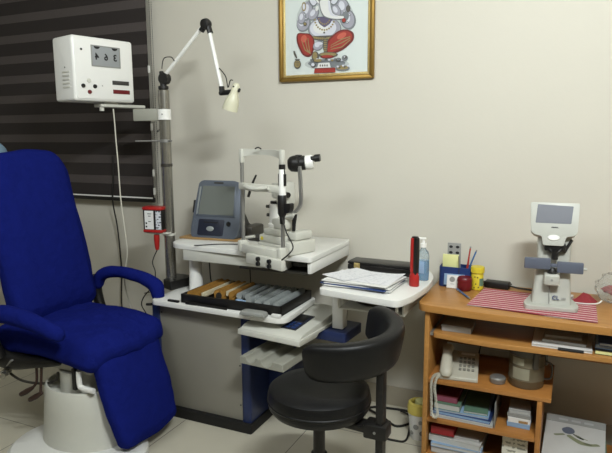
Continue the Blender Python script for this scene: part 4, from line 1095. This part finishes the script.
Pn = thing('pen', 'blue pen lying on the desk in front of the dark red jar', 'pen', (-.414, 2.557, DT))
pa, pb = Vector((-.456, 2.628, DT+.0048)), Vector((-.375, 2.487, DT+.0048))
b = new(); cyl(b, pa, pa.lerp(pb, .92), .0045, seg=14); finish('barrel', b, 'pen_blue', Pn)
b = new(); cyl(b, pa.lerp(pb, .92), pb, .0045, .001, seg=14); finish('tip', b, 'steel', Pn)
PA = thing('power_adapter', 'black power adapter brick lying behind the striped mat', 'power adapter', (-.295, 2.745, DT), rad(-6))
b = new(); bx(b, -.055, .055, -.026, .026, 0, .030, bev=.005); finish('brick', b, 'black_plastic', PA, False)
b = new(); bx(b, -.085, -.055, -.013, .013, .004, .024, bev=.004); finish('plug', b, 'black_plastic', PA, False)
b = new(); tube(b, [(.055, 0, .015), (.09, 0, .010), (.14, .01, .006), (.19, .0, .005), (.22, -.02, .005)], .004); finish('lead', b, 'cable_black', PA, False)
b = new(); tube(b, [(-.083, 0, .014), (-.10, .03, .006), (-.05, .07, .005), (.0, .068, .005), (.05, .075, .005)], .003); finish('lead', b, 'cable_black', PA, False)

# plastic bag with red things, folded cloth and paper strip at the far right
BG = thing('plastic_bag', 'crumpled clear plastic bag with something red inside at the right edge of the desk', 'bag', (.172, 2.68, DT))
b = new(); bmesh.ops.create_icosphere(b, subdivisions=4, radius=1.0)
for v in b.verts:
    nv = noise.noise_vector(v.co*2.3+Vector((5, 1, 2)))*.28 + noise.noise_vector(v.co*6)*.08
    v.co = Vector((v.co.x*.068, v.co.y*.05, v.co.z*.062)) + Vector((nv.x*.05, nv.y*.05, nv.z*.05)); v.co.z = max(v.co.z+.062, .0045)
finish('bag_film', b, 'bag_film', BG, False, sharp=180)
b = new(); bmesh.ops.create_icosphere(b, subdivisions=3, radius=1.0)
for v in b.verts:
    nv = noise.noise_vector(v.co*2+Vector((1, 7, 2)))*.3
    v.co = Vector((v.co.x*.038, v.co.y*.024, v.co.z*.016)) + nv*.03 + Vector((-.005, -.010, .058))
finish('red_contents', b, 'red_plastic', BG, False, sharp=180)
b = new(); 
pp = [(.020, 2.625), (.098, 2.605), (.118, 2.655), (.060, 2.70)]
lo_ = [b.verts.new((x, y, DT+.0035)) for x, y in pp]; top_ = b.verts.new((.062, 2.655, DT+.040)); r2_ = b.verts.new((.085, 2.668, DT+.030))
b.faces.new(lo_[::-1]); b.faces.new((lo_[0], lo_[1], top_)); b.faces.new((lo_[1], r2_, top_)); b.faces.new((lo_[1], lo_[2], r2_)); b.faces.new((lo_[2], lo_[3], r2_)); b.faces.new((lo_[3], top_, r2_)); b.faces.new((lo_[3], lo_[0], top_))
bmesh.ops.subdivide_edges(b, edges=b.edges[:], cuts=4, use_grid_fill=True, smooth=.3); wrinkle(b, .002, 60, 2)
for v in b.verts: v.co.z = max(v.co.z, DT+.0045)
solo('folded_cloth', b, 'cloth_red', 'folded dark red cloth on the far right corner of the striped mat', 'cloth')
b = new(); tube(b, [(.015, 2.60, DT+.007), (.07, 2.592, DT+.008), (.115, 2.60, DT+.012), (.13, 2.62, DT+.02)], .004, flat=.6); bx(b, -.02, .025, 2.67, 2.70, DT+.004, DT+.014, bev=.002); solo('tissue_strip', b, 'paper', 'white twisted paper strip beside the dark red cloth on the mat', 'paper')

# ---------------- sliding tray contents
TZ = .5955
bk = thing('small_box', 'grey flat box at the left end of the sliding tray', 'box', (-.41, 2.47, TZ))
b = new(); bx(b, -.066, .056, -.062, .06, 0, .020, bev=.002); finish('box_body', b, 'grey_paper', bk, False)
b = new(); bx(b, -.068, .058, -.064, .062, .0205, .026, bev=.002); finish('lid', b, 'grey_card', bk, False)
def book(name, label, cat, x0, x1, y0, y1, z, h, cover, group, pages='shaded_paper', rz=0.0, spine='x0'):
    """a closed book or pad: covers, a spine and a block of pages"""
    t_ = thing(name, label, cat, ((x0+x1)/2, (y0+y1)/2, z), rz, group)
    hx_, hy_ = (x1-x0)/2, (y1-y0)/2
    c_ = min(.0015, h*.15)
    bb = new(); bx(bb, -hx_, hx_, -hy_, hy_, 0, c_); bx(bb, -hx_, hx_, -hy_, hy_, h-c_, h); bx(bb, -hx_, -hx_+c_, -hy_, hy_, c_, h-c_)
    finish('cover', bb, cover, t_, False)
    bb = new(); bx(bb, -hx_+c_, hx_-.003, -hy_+.002, hy_-.003, c_, h-c_); finish('pages', bb, pages, t_, False)
    return t_
g = 'papers and books on the sliding tray'
book('magazine', 'white magazine lowest of the papers in the middle of the sliding tray', 'magazine', -.115, .10, 2.37, 2.62, TZ, .010, 'paper', g)
book('magazine', 'grey magazine resting on the white one in the middle of the sliding tray', 'magazine', -.075, .085, 2.40, 2.62, TZ+.0105, .012, 'grey_paper', g, rz=rad(-2))
book('magazine', 'upper dark grey magazine on the middle pile of the sliding tray', 'magazine', -.075, .06, 2.43, 2.62, TZ+.023, .012, 'grey_card', g, rz=rad(3))
b = new(); tube(b, [(-.02, 2.366, TZ+.006), (.03, 2.364, TZ+.006), (.07, 2.366, TZ+.006)], .0055, smooth=2); solo('marker_pen', b, 'ink', 'black marker pen lying against the front of the magazines on the sliding tray', 'pen').location.y -= .0065
book('notebook', 'black thick notebook with cream pages at the right of the sliding tray', 'notebook', .112, .32, 2.37, 2.60, TZ, .016, 'black_plastic', g, 'note_yellow', rz=rad(-2))
book('notebook', 'pale blue notebook on the black one at the right of the sliding tray', 'notebook', .115, .32, 2.39, 2.60, TZ+.0165, .014, 'light_blue_cover', g, rz=rad(-3))
book('notebook', 'dark blue notebook on top of the right pile on the sliding tray', 'notebook', .118, .32, 2.385, 2.60, TZ+.031, .012, 'navy_cover', g, rz=rad(2))

# ---------------- telephone on the shelf
SZ = .3925
PH = thing('telephone', 'cream push button desk telephone on the upper left shelf of the desk', 'telephone', (-.405, 2.465, SZ), rad(7))
b = new(); prism(b, rounded([(-.085, 0), (.075, 0), (.075, .075), (-.082, .016)], .006), -.078, .078, 'YZ', bev=.005, seg=2); finish('phone_body', b, 'shaded_cream', PH, False)
sp = math.atan2(.059, .157)
def on_phone(x, y): return Matrix.Translation((x, y, .0155+(y+.082)*math.tan(sp))) @ Matrix.Rotation(sp, 4, 'X')
b = new(); bx(b, -.028, .028, -.022, .022, 0, .004, bev=.001, mtx=on_phone(-.045, .05)); finish('cradle', b, 'shaded_cream', PH, False)
for r in range(4):
    for c_ in range(4):
        b = new(); bx(b, -.0058, .0058, -.0065, .0065, 0, .005, bev=.0015, mtx=on_phone(.004+c_*.0175, -.035+r*.022)); finish('key', b, 'key_grey', PH, False)
b = new(); bx(b, -.028, .03, -.006, .006, 0, .002, mtx=on_phone(.032, .060)); finish('index_card', b, 'paper', PH, False)
b = new(); pts = [on_phone(-.052, -.070) @ Vector((0, 0, .014)), on_phone(-.052, -.035) @ Vector((0, 0, .030)), on_phone(-.052, .01) @ Vector((0, 0, .040)), on_phone(-.052, .055) @ Vector((0, 0, .034)), on_phone(-.052, .070) @ Vector((0, 0, .016))]
tube(b, pts, [.027, .024, .019, .024, .027], seg=14, flat=.62, round_ends=True); finish('handset', b, 'shaded_cream', PH, False)
b = new()
path = smooth_path([(-.465, 2.40, .408), (-.490, 2.372, .408), (-.500, 2.350, .385), (-.496, 2.338, .32), (-.492, 2.338, .25), (-.480, 2.337, .235), (-.468, 2.338, .25), (-.478, 2.340, .32), (-.485, 2.342, .37), (-.478, 2.352, .405), (-.468, 2.39, .412)], 14)
cp = []; turns = 0
for i in range(len(path)-1):
    d_ = (path[i+1]-path[i]); L = d_.length; d_.normalize(); s_ = d_.cross(Vector((0, 1, .01))).normalized(); w_ = d_.cross(s_)
    for q in range(3):
        turns += L/3/.006*2*PI; p_ = path[i].lerp(path[i+1], q/3)
        cp.append(p_ + .005*(math.cos(turns)*s_+math.sin(turns)*w_))
tube(b, cp, .0019, seg=5, smooth=0); finish('coiled_cord', b, 'cable_white', PH)
b = new(); tube(b, [(-.345, 2.58, .43), (-.34, 2.66, .50), (-.335, 2.74, .55), (-.335, 2.755, .66)], .003); solo('phone_line', b, 'cable_black', 'black line cord rising behind the cream telephone', 'cable')

RD = thing('round_tin', 'flat round grey metal lidded tin left of the tall canister', 'tin', (-.243, 2.44, SZ))
b = new(); lathe(b, [(0, 0), (.028, 0), (.031, .004), (.031, .014)], seg=30); finish('tin_body', b, 'steel', RD, False)
b = new(); lathe(b, [(.0325, .013), (.0325, .022), (.027, .027), (.006, .029), (0, .029)], seg=30); finish('lid', b, 'steel', RD, False)
CN = thing('canister', 'tall round aged metal canister with a dark lid on the upper desk shelf', 'canister', (-.135, 2.475, SZ)); CN.scale = (1.12, 1.12, 1.06)
b = new(); lathe(b, [(0, 0), (.058, 0), (.062, .006), (.062, .03), (.0635, .033), (.062, .036), (.062, .085), (.0635, .088), (.062, .091), (.062, .132)], seg=40); finish('can_body', b, 'tin_metal', CN, False)
b = new(); lathe(b, [(.0635, .128), (.067, .131), (.067, .155), (.060, .160), (.0, .158)], seg=40); finish('lid', b, 'dark_steel', CN, False)
for a in (-60, 10):
    b = new(); p = Vector((math.cos(rad(a)), math.sin(rad(a)), 0)); s_ = Vector((-p.y, p.x, 0))
    mm = Matrix((s_, p, Vector((0, 0, 1)))).transposed().to_4x4(); mm.translation = p*.064
    bx(b, -.010, .010, -.002, .007, .085, .150, bev=.002, mtx=mm); finish('clasp', b, 'dark_steel', CN, False)
b = new(); mm = Matrix.Rotation(rad(-105), 4, 'Z')
for i in range(10):
    a, c_ = rad(-28+i*5.6), rad(-28+(i+1)*5.6)
    vs = [b.verts.new(mm @ Vector((.0632*math.cos(q), .0632*math.sin(q), z))) for q, z in ((a, .038), (c_, .038), (c_, .083), (a, .083))]; b.faces.new(vs)
finish('can_label', b, 'tin_label', CN, False)
b = new(); mm = Matrix.Rotation(rad(-115), 4, 'Z')
for i in range(8):
    a, c_ = rad(-20+i*5), rad(-20+(i+1)*5)
    vs = [b.verts.new(mm @ Vector((.0634*math.cos(q), .0634*math.sin(q), z))) for q, z in ((a, .094), (c_, .094), (c_, .122), (a, .122))]; b.faces.new(vs)
finish('can_label', b, 'tin_label', CN, False)
b = new(); mm = mr = Matrix.Rotation(rad(20), 4, 'Z'); tube(b, [Vector((.062, 0, .03)), Vector((.085, 0, .04)), Vector((.085, 0, .09)), Vector((.062, 0, .10))], .004); finish('handle', b, 'dark_steel', CN, False)

# ---------------- lower shelf
Z2 = .2165
g = 'magazines and folders on the lower left shelf'
book('folder', 'cream folder at the bottom of the pile on the lower left shelf', 'folder', -.505, -.245, 2.375, 2.66, Z2, .010, 'shaded_paper', g, rz=rad(-1))
book('folder', 'bright blue folder on the cream one in the lower left shelf pile', 'folder', -.500, -.255, 2.385, 2.66, Z2+.0105, .014, 'navy_cover', g, 'light_blue_cover', rz=rad(-2))
book('magazine', 'pale magazine on the blue folder in the lower left shelf pile', 'magazine', -.495, -.27, 2.39, 2.65, Z2+.025, .008, 'light_blue_cover', g, rz=rad(1))
book('magazine', 'green magazine in the left stack on the lower left shelf', 'magazine', -.495, -.385, 2.39, 2.62, Z2+.0335, .026, 'green_cover', g)
book('magazine', 'maroon magazine topmost of the left stack on the lower left shelf', 'magazine', -.492, -.40, 2.41, 2.62, Z2+.060, .026, 'maroon', g, 'pink_cover')
book('magazine', 'dark green booklet on the right of the lower left shelf pile', 'magazine', -.378, -.28, 2.40, 2.62, Z2+.0335, .010, 'green_cover', g, rz=rad(4))
b = new(); bx(b, -.243, -.240, 2.375, 2.62, Z2, Z2+.11, bev=.0008); solo('clear_divider', b, 'clear_plastic', 'thin upright clear plastic divider right of the folders on the lower left shelf', 'divider')
g = 'small boxes stacked beside the divider post'
for k, (w_, hh, m_, lab) in enumerate(((.078, .020, 'light_blue_cover', 'pale blue box lowest of the small stack by the shelf post'), (.076, .022, 'paper', 'white box with a tan label second of the small stack by the shelf post'),
                                        (.078, .016, 'grey_card', 'grey box third of the small stack by the shelf post'), (.072, .022, 'grey_paper', 'light grey box topmost of the small stack by the shelf post'))):
    z0 = Z2+sum((.020, .022, .016, .022)[:k])+.0006*k
    w_ *= 1.14; t_ = thing('small_box', lab, 'box', (-.150, 2.465, z0), rad((-2, 1, -1, 2)[k]), g)
    b = new(); bx(b, -w_/2, w_/2, -.045, .05, 0, hh*.62, bev=.001); finish('box_body', b, m_, t_, False)
    b = new(); bx(b, -w_/2-.001, w_/2+.001, -.046, .051, hh*.64, hh, bev=.001); finish('lid', b, m_, t_, False)
    if k == 1:
        b = new(); bx(b, -.002, .034, -.0462, -.0450, .002, .012); finish('tan_label', b, 'tan_board', t_, False)
# ---------------- bottom shelf
Z3 = .0515
g = 'papers and books on the bottom shelf'
book('magazine', 'pale blue magazine lowest of the pile on the bottom left shelf', 'magazine', -.50, -.29, 2.375, 2.65, Z3+.030, .016, 'light_blue_cover', g)
book('magazine', 'grey magazine under everything at the foot of the bottom left pile', 'magazine', -.50, -.29, 2.38, 2.65, Z3, .029, 'grey_card', g)
book('magazine', 'thick white catalogue under the red book on the bottom left shelf', 'catalogue', -.505, -.285, 2.385, 2.64, Z3+.0465, .024, 'shaded_paper', g, rz=rad(-4))
book('magazine', 'white magazine directly below the red book in the bottom left pile', 'magazine', -.50, -.30, 2.40, 2.64, Z3+.071, .010, 'shaded_paper', g, rz=rad(-1))
book('book', 'red book on top of the pile on the bottom left shelf', 'book', -.505, -.405, 2.39, 2.58, Z3+.0815, .034, 'red_paint', g, 'red_paint')
b = new(); bx(b, -.055, .045, -.0015, .0015, 0, .150, mtx=Matrix.Translation((-.155, 2.40, Z3+.001)) @ Matrix.Rotation(rad(-8), 4, 'X')); solo('booklet', b, booklet_print, 'cream printed booklet leaning upright beside the divider post', 'booklet')

# big white album with a drawing on its cover, leaning over a green one
g = 'albums on the bottom right shelf'
book('album', 'green album lying under the white album with the blue drawing', 'album', -.045, .19, 2.375, 2.70, Z3, .045, 'green_cover', g, rz=rad(-1))
AL = thing('album', 'large white album with a blue and green drawing on its cover', 'album', (.06, 2.40, Z3+.048), rad(-2), g)
ma = Matrix.Rotation(rad(13), 4, 'X')
b = new(); bx(b, -.118, .115, -.02, .28, 0, .028, bev=.002, mtx=ma); finish('cover', b, 'shaded_paper', AL, False)
b = new(); bx(b, -.118, .115, .235, .281, .028, .029, mtx=ma); finish('title_band', b, 'grey_card', AL, False)
b = new()
def leaf(pts): 
    vs = [b.verts.new(ma @ Vector((x, y, .0287))) for x, y in rounded(pts, .012, 4)]; b.faces.new(vs)
leaf([(-.055, .195), (-.03, .215), (-.005, .205), (.0, .18), (-.02, .165), (-.045, .17)])
pb_ = finish('cover_drawing', b, 'slate_blue', AL, False)
b = new(); leaf([(-.02, .165), (.0, .15), (.03, .135), (.06, .13), (.085, .14), (.10, .13), (.06, .115), (.02, .115), (-.01, .135), (-.035, .155)]); leaf([(-.085, .150), (-.045, .165), (-.035, .158), (-.075, .142)])
leaf([(.0, .17), (.05, .15), (.05, .147), (-.002, .163)])
finish('cover_drawing', b, 'drab_green', AL, False)
b = new(); leaf([(-.015, .175), (.015, .150), (.04, .145), (.02, .165)]); leaf([(.03, .125), (.06, .120), (.07, .127), (.045, .132)])
finish('cover_drawing', b, 'ink', AL, False)
for x_ in (-.05, .0, .05):
    b = new(); bx(b, x_-.018, x_+.018, .250, .262, .029, .0295, mtx=ma); finish('title_mark', b, 'grey_paper', AL, False)

# ================================================================== STOOL
ST = thing('stool', 'black padded round stool with a curved back pad in front of the unit', 'stool', (-.79, 1.86, 0))
sx_, sy_ = -.805, 1.857
b = new(); lathe(b, [(0, .425), (.150, .425), (.176, .430), (.186, .445), (.188, .452), (.187, .463), (.189, .470), (.189, .485), (.184, .505), (.168, .517), (.12, .524), (0, .527)], (sx_, sy_, 0), seg=64); finish('seat', b, 'black_leather', ST)
b = new(); lathe(b, [(.1855, .460), (.1900, .463), (.1915, .4665), (.1900, .470), (.1855, .473)], (sx_, sy_, 0), seg=64); finish('seat_piping', b, 'black_leather', ST)
b = new(); lathe(b, [(.10, .410), (.10, .425), (0, .425)], (sx_, sy_, 0)); lathe(b, [(.03, .09), (.03, .25), (.022, .252), (.022, .410)], (sx_, sy_, 0)); finish('column', b, 'black_plastic', ST)
for k in range(5):
    a = rad(20+72*k); b = new()
    tube(b, [(sx_+.02*math.cos(a), sy_+.02*math.sin(a), .115), (sx_+.15*math.cos(a), sy_+.15*math.sin(a), .10), (sx_+.27*math.cos(a), sy_+.27*math.sin(a), .072)], [.022, .018, .014], flat=1.2); lg = finish('leg', b, 'black_plastic', ST)
    b = new(); cx_, cy_ = sx_+.27*math.cos(a), sy_+.27*math.sin(a)
    for s_ in (-.012, .012):
        p_ = Vector((cx_-s_*math.sin(a), cy_+s_*math.cos(a), .026)); q_ = Vector((-math.sin(a), math.cos(a), 0))*.008
        cyl(b, p_-q_, p_+q_, .025, seg=18)
    cyl(b, (cx_, cy_, .03), (cx_, cy_, .075), .006, seg=8); finish('caster', b, 'black_rubber', lg)
# curved pad
pcx, pcy = sx_+.066, sy_+.050
b = new(); t2 = bmesh.new(); rings = []
NA = 34
for i in range(NA+1):
    s_ = i/NA; a = rad(-105+s_*180)
    er = 1.0
    endr = min(s_, 1-s_)*NA
    if endr < 4: er = math.sqrt(max(0.0, 1-((4-endr)/4)**2))*.25+.75
    hz = .0700*(er if er < 1 else 1); ty = .033*(er*.8+.2)
    zc = .660 + .042*s_
    ring = []
    for k in range(20):
        q = 2*PI*k/20
        cx_ = math.copysign(abs(math.cos(q))**.55, math.cos(q)); sz_ = math.copysign(abs(math.sin(q))**.55, math.sin(q))
        r_ = .190 + ty*cx_ + .012*sz_
        ring.append(t2.verts.new((pcx+r_*math.cos(a), pcy+r_*math.sin(a), zc+hz*sz_)))
    rings.append(ring)
for A_, B_ in zip(rings, rings[1:]):
    for k in range(20): t2.faces.new((A_[k], A_[(k+1) % 20], B_[(k+1) % 20], B_[k]))
t2.faces.new(rings[0][::-1]); t2.faces.new(rings[-1]); merge(b, t2)
finish('back_pad', b, 'black_leather', ST, sharp=50)
bxp, byp = -.565, 1.845
b = new(); bx(b, bxp-.014, bxp+.014, byp-.022, byp+.022, .30, .66, bev=.006); finish('back_bar', b, 'black_plastic', ST)
b = new(); bx(b, bxp-.055, bxp+.030, byp-.035, byp+.035, .372, .425, bev=.008); finish('clamp', b, 'black_plastic', ST)
b = new(); p0, p1 = Vector((sx_+.06, sy_-.005, .408)), Vector((bxp-.04, byp-.005, .400)); d_ = p1-p0
mm = Matrix.Translation(p0) @ Matrix.Rotation(math.atan2(d_.y, d_.x), 4, 'Z'); bx(b, 0, d_.length, -.03, .03, -.018, .008, bev=.005, mtx=mm); finish('support_arm', b, 'black_plastic', ST)
b = new(); cyl(b, (bxp-.012, byp-.034, .40), (bxp-.012, byp-.0375, .40), .005, seg=8); finish('screw', b, 'steel', ST)

# ================================================================== PATIENT CHAIR
CH = thing('examination_chair', 'large royal blue covered examination chair with footrest at the left', 'chair', (-2.02, 1.95, 0))
YN, YF = 1.755, 2.215
b = new()
mb = Matrix.Translation((-2.205, (YN+YF)/2+.020, .575)) @ Matrix.Rotation(rad(-11.5), 4, 'Y')
dense_box(b, -.125, 0, -.222, .222, 0, .788, .055, n=22, puff=.022)
for v in b.verts:
    k = v.co.z/.785
    # shoulders narrow softly towards the top
    v.co.y *= 1.06-.09*max(0, k-.1)-.20*(max(0, k-.82)/.18)**2
wrinkle(b, .009, 5, 1); wrinkle(b, .004, 16, 4); b.transform(mb)
finish('backrest', b, 'blue_fabric', CH, sharp=180)
b = new(); dense_box(b, -2.42, -1.79, YN-.01, YF+.02, .42, .56, .055, n=24, puff=.02)
for v in b.verts:
    k = (v.co.x+2.42)/.675
    v.co.z += .020*math.sin(k*PI) - (.015*k if v.co.z < .5 else .02*k)
    if v.co.z < .47: v.co.z -= .01*noise.noise(v.co*9)
wrinkle(b, .013, 6, 2); wrinkle(b, .006, 17, 5)
finish('seat', b, 'blue_fabric', CH, sharp=180)
b = new()
mf = Matrix.Translation((-1.775, (YN+YF)/2-.005, .455)) @ Matrix.Rotation(rad(-17.5), 4, 'Y')
dense_box(b, -.085, 0.0, -.205, .200, -.385, .02, .035, n=16, puff=.012)
for v in b.verts: v.co.y *= .97 - .07*(-(v.co.z)/.385)
wrinkle(b, .008, 7, 3); wrinkle(b, .004, 20, 7); b.transform(mf)
finish('footrest', b, 'blue_fabric', CH, sharp=180)
def arm(y, dx, nm):
    t_ = [(-2.270+dx, y, .645), (-2.247+dx, y, .685), (-2.20+dx, y, .712), (-2.13+dx, y, .723), (-2.03+dx, y, .717), (-1.94+dx, y, .698), (-1.888+dx, y, .670), (-1.872+dx, y, .620)]
    bb = new(); tube(bb, t_, [.030, .031, .031, .030, .031, .033, .037, .032], seg=16, round_ends=True); wrinkle(bb, .004, 14, y); o_ = finish('armrest', bb, 'blue_fabric', CH, sharp=180)
    bb = new(); tube(bb, [(-2.272+dx, y, .69), (-2.282+dx, y, .62), (-2.27+dx, y, .55), (-2.24+dx, y-.0, .47)], [.026, .028, .028, .026], seg=12); finish('arm_support', bb, 'black_plastic', o_)
    bb = new(); tube(bb, [(-1.86+dx, y, .625), (-1.872+dx, y, .60), (-1.91+dx, y, .575), (-1.95+dx, y, .568)], .007, seg=8); finish('arm_strap', bb, 'black_rubber', o_)
arm(2.285, 0, 'far')
# the near armrest, folded low beside the seat
b = new(); tube(b, [(-2.33, 1.66, .585), (-2.28, 1.655, .640), (-2.20, 1.655, .665), (-2.10, 1.66, .660), (-1.99, 1.665, .638), (-1.90, 1.675, .610)], [.030, .038, .040, .038, .036, .032], seg=16, round_ends=True); wrinkle(b, .005, 14, 8); na = finish('armrest', b, 'blue_fabric', CH, sharp=180)
b = new(); tube(b, [(-2.30, 1.67, .60), (-2.31, 1.68, .52), (-2.30, 1.70, .44)], .028, seg=12); finish('arm_support', b, 'black_plastic', na)
b = new(); dense_box(b, -2.62, -2.505, 1.74, 2.01, 1.21, 1.390, .045, n=8, puff=.01); wrinkle(b, .006, 9, 3); finish('headrest', b, 'pale_blue_fabric', CH, sharp=180)
b = new(); bx(b, -2.56, -2.50, 1.85, 1.91, 1.05, 1.24, bev=.01); finish('headrest_post', b, 'black_plastic', CH)
# under frame and pedestal
b = new(); bx(b, -2.38, -1.86, 1.80, 2.18, .385, .43, bev=.01); finish('seat_frame', b, 'cream_plastic', CH)
b = new(); tube(b, [(-2.45, 1.745, .50), (-2.35, 1.745, .430), (-2.26, 1.75, .415), (-2.15, 1.76, .420), (-2.02, 1.775, .430)], [.05, .052, .044, .028, .012], seg=16, round_ends=True); finish('side_cover', b, 'black_plastic', CH)
b = new(); tube(b, [(-2.27, 1.715, .40), (-2.235, 1.71, .432)], .010, seg=10, smooth=0, flat=.4); finish('cover_emblem', b, 'steel', CH)
b = new(); cyl(b, (-2.305, 1.725, .357), (-2.283, 1.690, .356), .014, seg=20); cyl(b, (-2.315, 1.745, .357), (-2.305, 1.725, .357), .018, seg=16); finish('chrome_knob', b, 'chrome', CH)
b = new(); tube(b, [(-2.34, 1.76, .345), (-2.25, 1.76, .315), (-2.15, 1.79, .305), (-2.08, 1.80, .33), (-2.06, 1.80, .37)], .006); finish('linkage_rod', b, 'dark_steel', CH)
for dx_, z_ in ((0, .285), (.055, .27)):
    b = new(); tube(b, [(-2.145+dx_*.6, 1.76, .41), (-2.145+dx_*.5, 1.755, .33), (-2.17+dx_, 1.745, z_+.01)], .006)
    lv = finish('lever', b, 'rust', CH)
    b = new(); tube(b, [(-2.165+dx_, 1.747, z_+.015), (-2.195+dx_, 1.74, z_-.005), (-2.225+dx_, 1.735, z_-.022)], [.008, .013, .011], round_ends=True); finish('lever_grip', b, 'rust', lv)
b = new(); lathe(b, [(.212, .052), (.205, .10), (.196, .20), (.188, .305), (.180, .315), (.172, .315), (.172, .28), (0, .28)], (-1.99, 1.88, 0), seg=48, sy=.80); finish('pedestal', b, 'cream_plastic', CH)
b = new(); lathe(b, [(.10, .281), (.10, .384)], (-1.99, 1.88, 0), seg=32); finish('lift_column', b, 'cream_plastic', CH)
b = new(); lathe(b, [(0, 0), (.315, 0), (.325, .008), (.322, .030), (.300, .048), (.22, .055), (0, .056)], (-1.965, 1.80, 0), seg=64, sy=.86); finish('foot_plate', b, 'white_enamel', CH)
b = new(); bx(b, -1.935, -1.915, 1.76, 1.78, .325, .425, bev=.004); finish('hinge_strap', b, 'black_plastic', CH)
b = new(); tube(b, [(-1.90, 1.77, .415), (-1.90, 1.77, .355), (-1.885, 1.77, .340), (-1.82, 1.77, .338)], .012); finish('hinge_bracket', b, 'white_paint', CH)

# ================================================================== FLOOR AND CABLES
CP = thing('paper_tub', 'white printed tub with a yellow rim standing on the floor by the desk side', 'tub', (-.600, 2.575, 0))
b = new(); lathe(b, [(0, 0), (.040, 0), (.042, .004), (.053, .130), (.0505, .130), (.040, .008), (0, .008)], seg=36); finish('tub_body', b, 'paper', CP, False)
b = new(); lathe(b, [(.0505, .128), (.056, .128), (.057, .155), (.052, .175), (.040, .180), (.036, .172), (.045, .14)], seg=36); finish('yellow_rim', b, 'pale_yellow', CP, False)
b = new(); lathe(b, [(0, .150), (.026, .150), (.030, .170), (.028, .186), (0, .190)], (.008, .0, 0), seg=24); finish('inner_cup', b, 'note_yellow', CP, False)
b = new()
for a, z, r_ in ((-95, .07, .013), (-60, .04, .012), (-125, .035, .010), (-70, .095, .010)):
    p = Vector((math.cos(rad(a)), math.sin(rad(a)), 0)); rr = .042+.011*z/.13
    mm = Matrix.Translation(p*(rr+.0012)+Vector((0, 0, z))) @ p.to_track_quat('Z', 'Y').to_matrix().to_4x4(); lathe(b, [(0, .0005), (r_, 0), (r_, -.003)], mtx=mm, seg=14)
finish('printed_flowers', b, 'grey_card', CP, False)
b = new(); tube(b, [(-.98, 2.62, .006), (-.90, 2.76, .006), (-.80, 2.79, .006), (-.70, 2.795, .006), (-.64, 2.76, .006), (-.655, 2.70, .006), (-.72, 2.62, .006), (-.80, 2.66, .014), (-.92, 2.73, .012), (-1.0, 2.72, .006)], .006)
solo('floor_cable', b, 'cable_black', 'black cable looping along the skirting behind the stool', 'cable')
b = new(); tube(b, [(-.83, 2.60, .006), (-.76, 2.50, .006), (-.69, 2.485, .006), (-.645, 2.51, .006), (-.658, 2.64, .018), (-.67, 2.72, .018), (-.74, 2.76, .018)], .005)
solo('floor_cable', b, 'cable_black', 'black cable bending across the floor tiles toward the printed tub', 'cable')
b = new(); tube(b, [(-2.155, 2.345, 1.556), (-2.155, 2.35, 1.48), (-2.153, 2.35, 1.398), (-2.147, 2.35, 1.271), (-2.142, 2.35, 1.09), (-2.125, 2.35, .92), (-2.128, 2.36, .80), (-2.165, 2.37, .66), (-2.16, 2.40, .50), (-2.15, 2.50, .30), (-2.15, 2.55, .006)], .0032)
solo('chart_cable', b, 'cable_white', 'long white cable hanging straight down from under the chart box', 'cable')
b = new(); tube(b, [(-2.57, 2.77, 1.30), (-2.575, 2.768, 1.15), (-2.59, 2.770, 1.02), (-2.60, 2.81, .84), (-2.60, 2.825, .58), (-2.61, 2.82, .35), (-2.60, 2.815, .02)], .0045)
solo('wall_cable', b, 'cable_black', 'long black cable running down over the blind and the wall under it', 'cable')
b = new(); tube(b, [(-2.07, 2.42, .40), (-2.12, 2.60, .42), (-2.30, 2.80, .46), (-2.42, 2.82, .44)], .003) 
solo('link_cable', b, 'cable_black', 'thin black cable sagging along the wall behind the far blue armrest', 'cable')
b = new(); tube(b, [(-1.645, 2.80, .80), (-1.645, 2.815, .60), (-1.64, 2.82, .30), (-1.64, 2.82, .01)], .003)
solo('drop_cable', b, 'cable_black', 'thin vertical black cable on the wall under the white instrument table', 'cable')
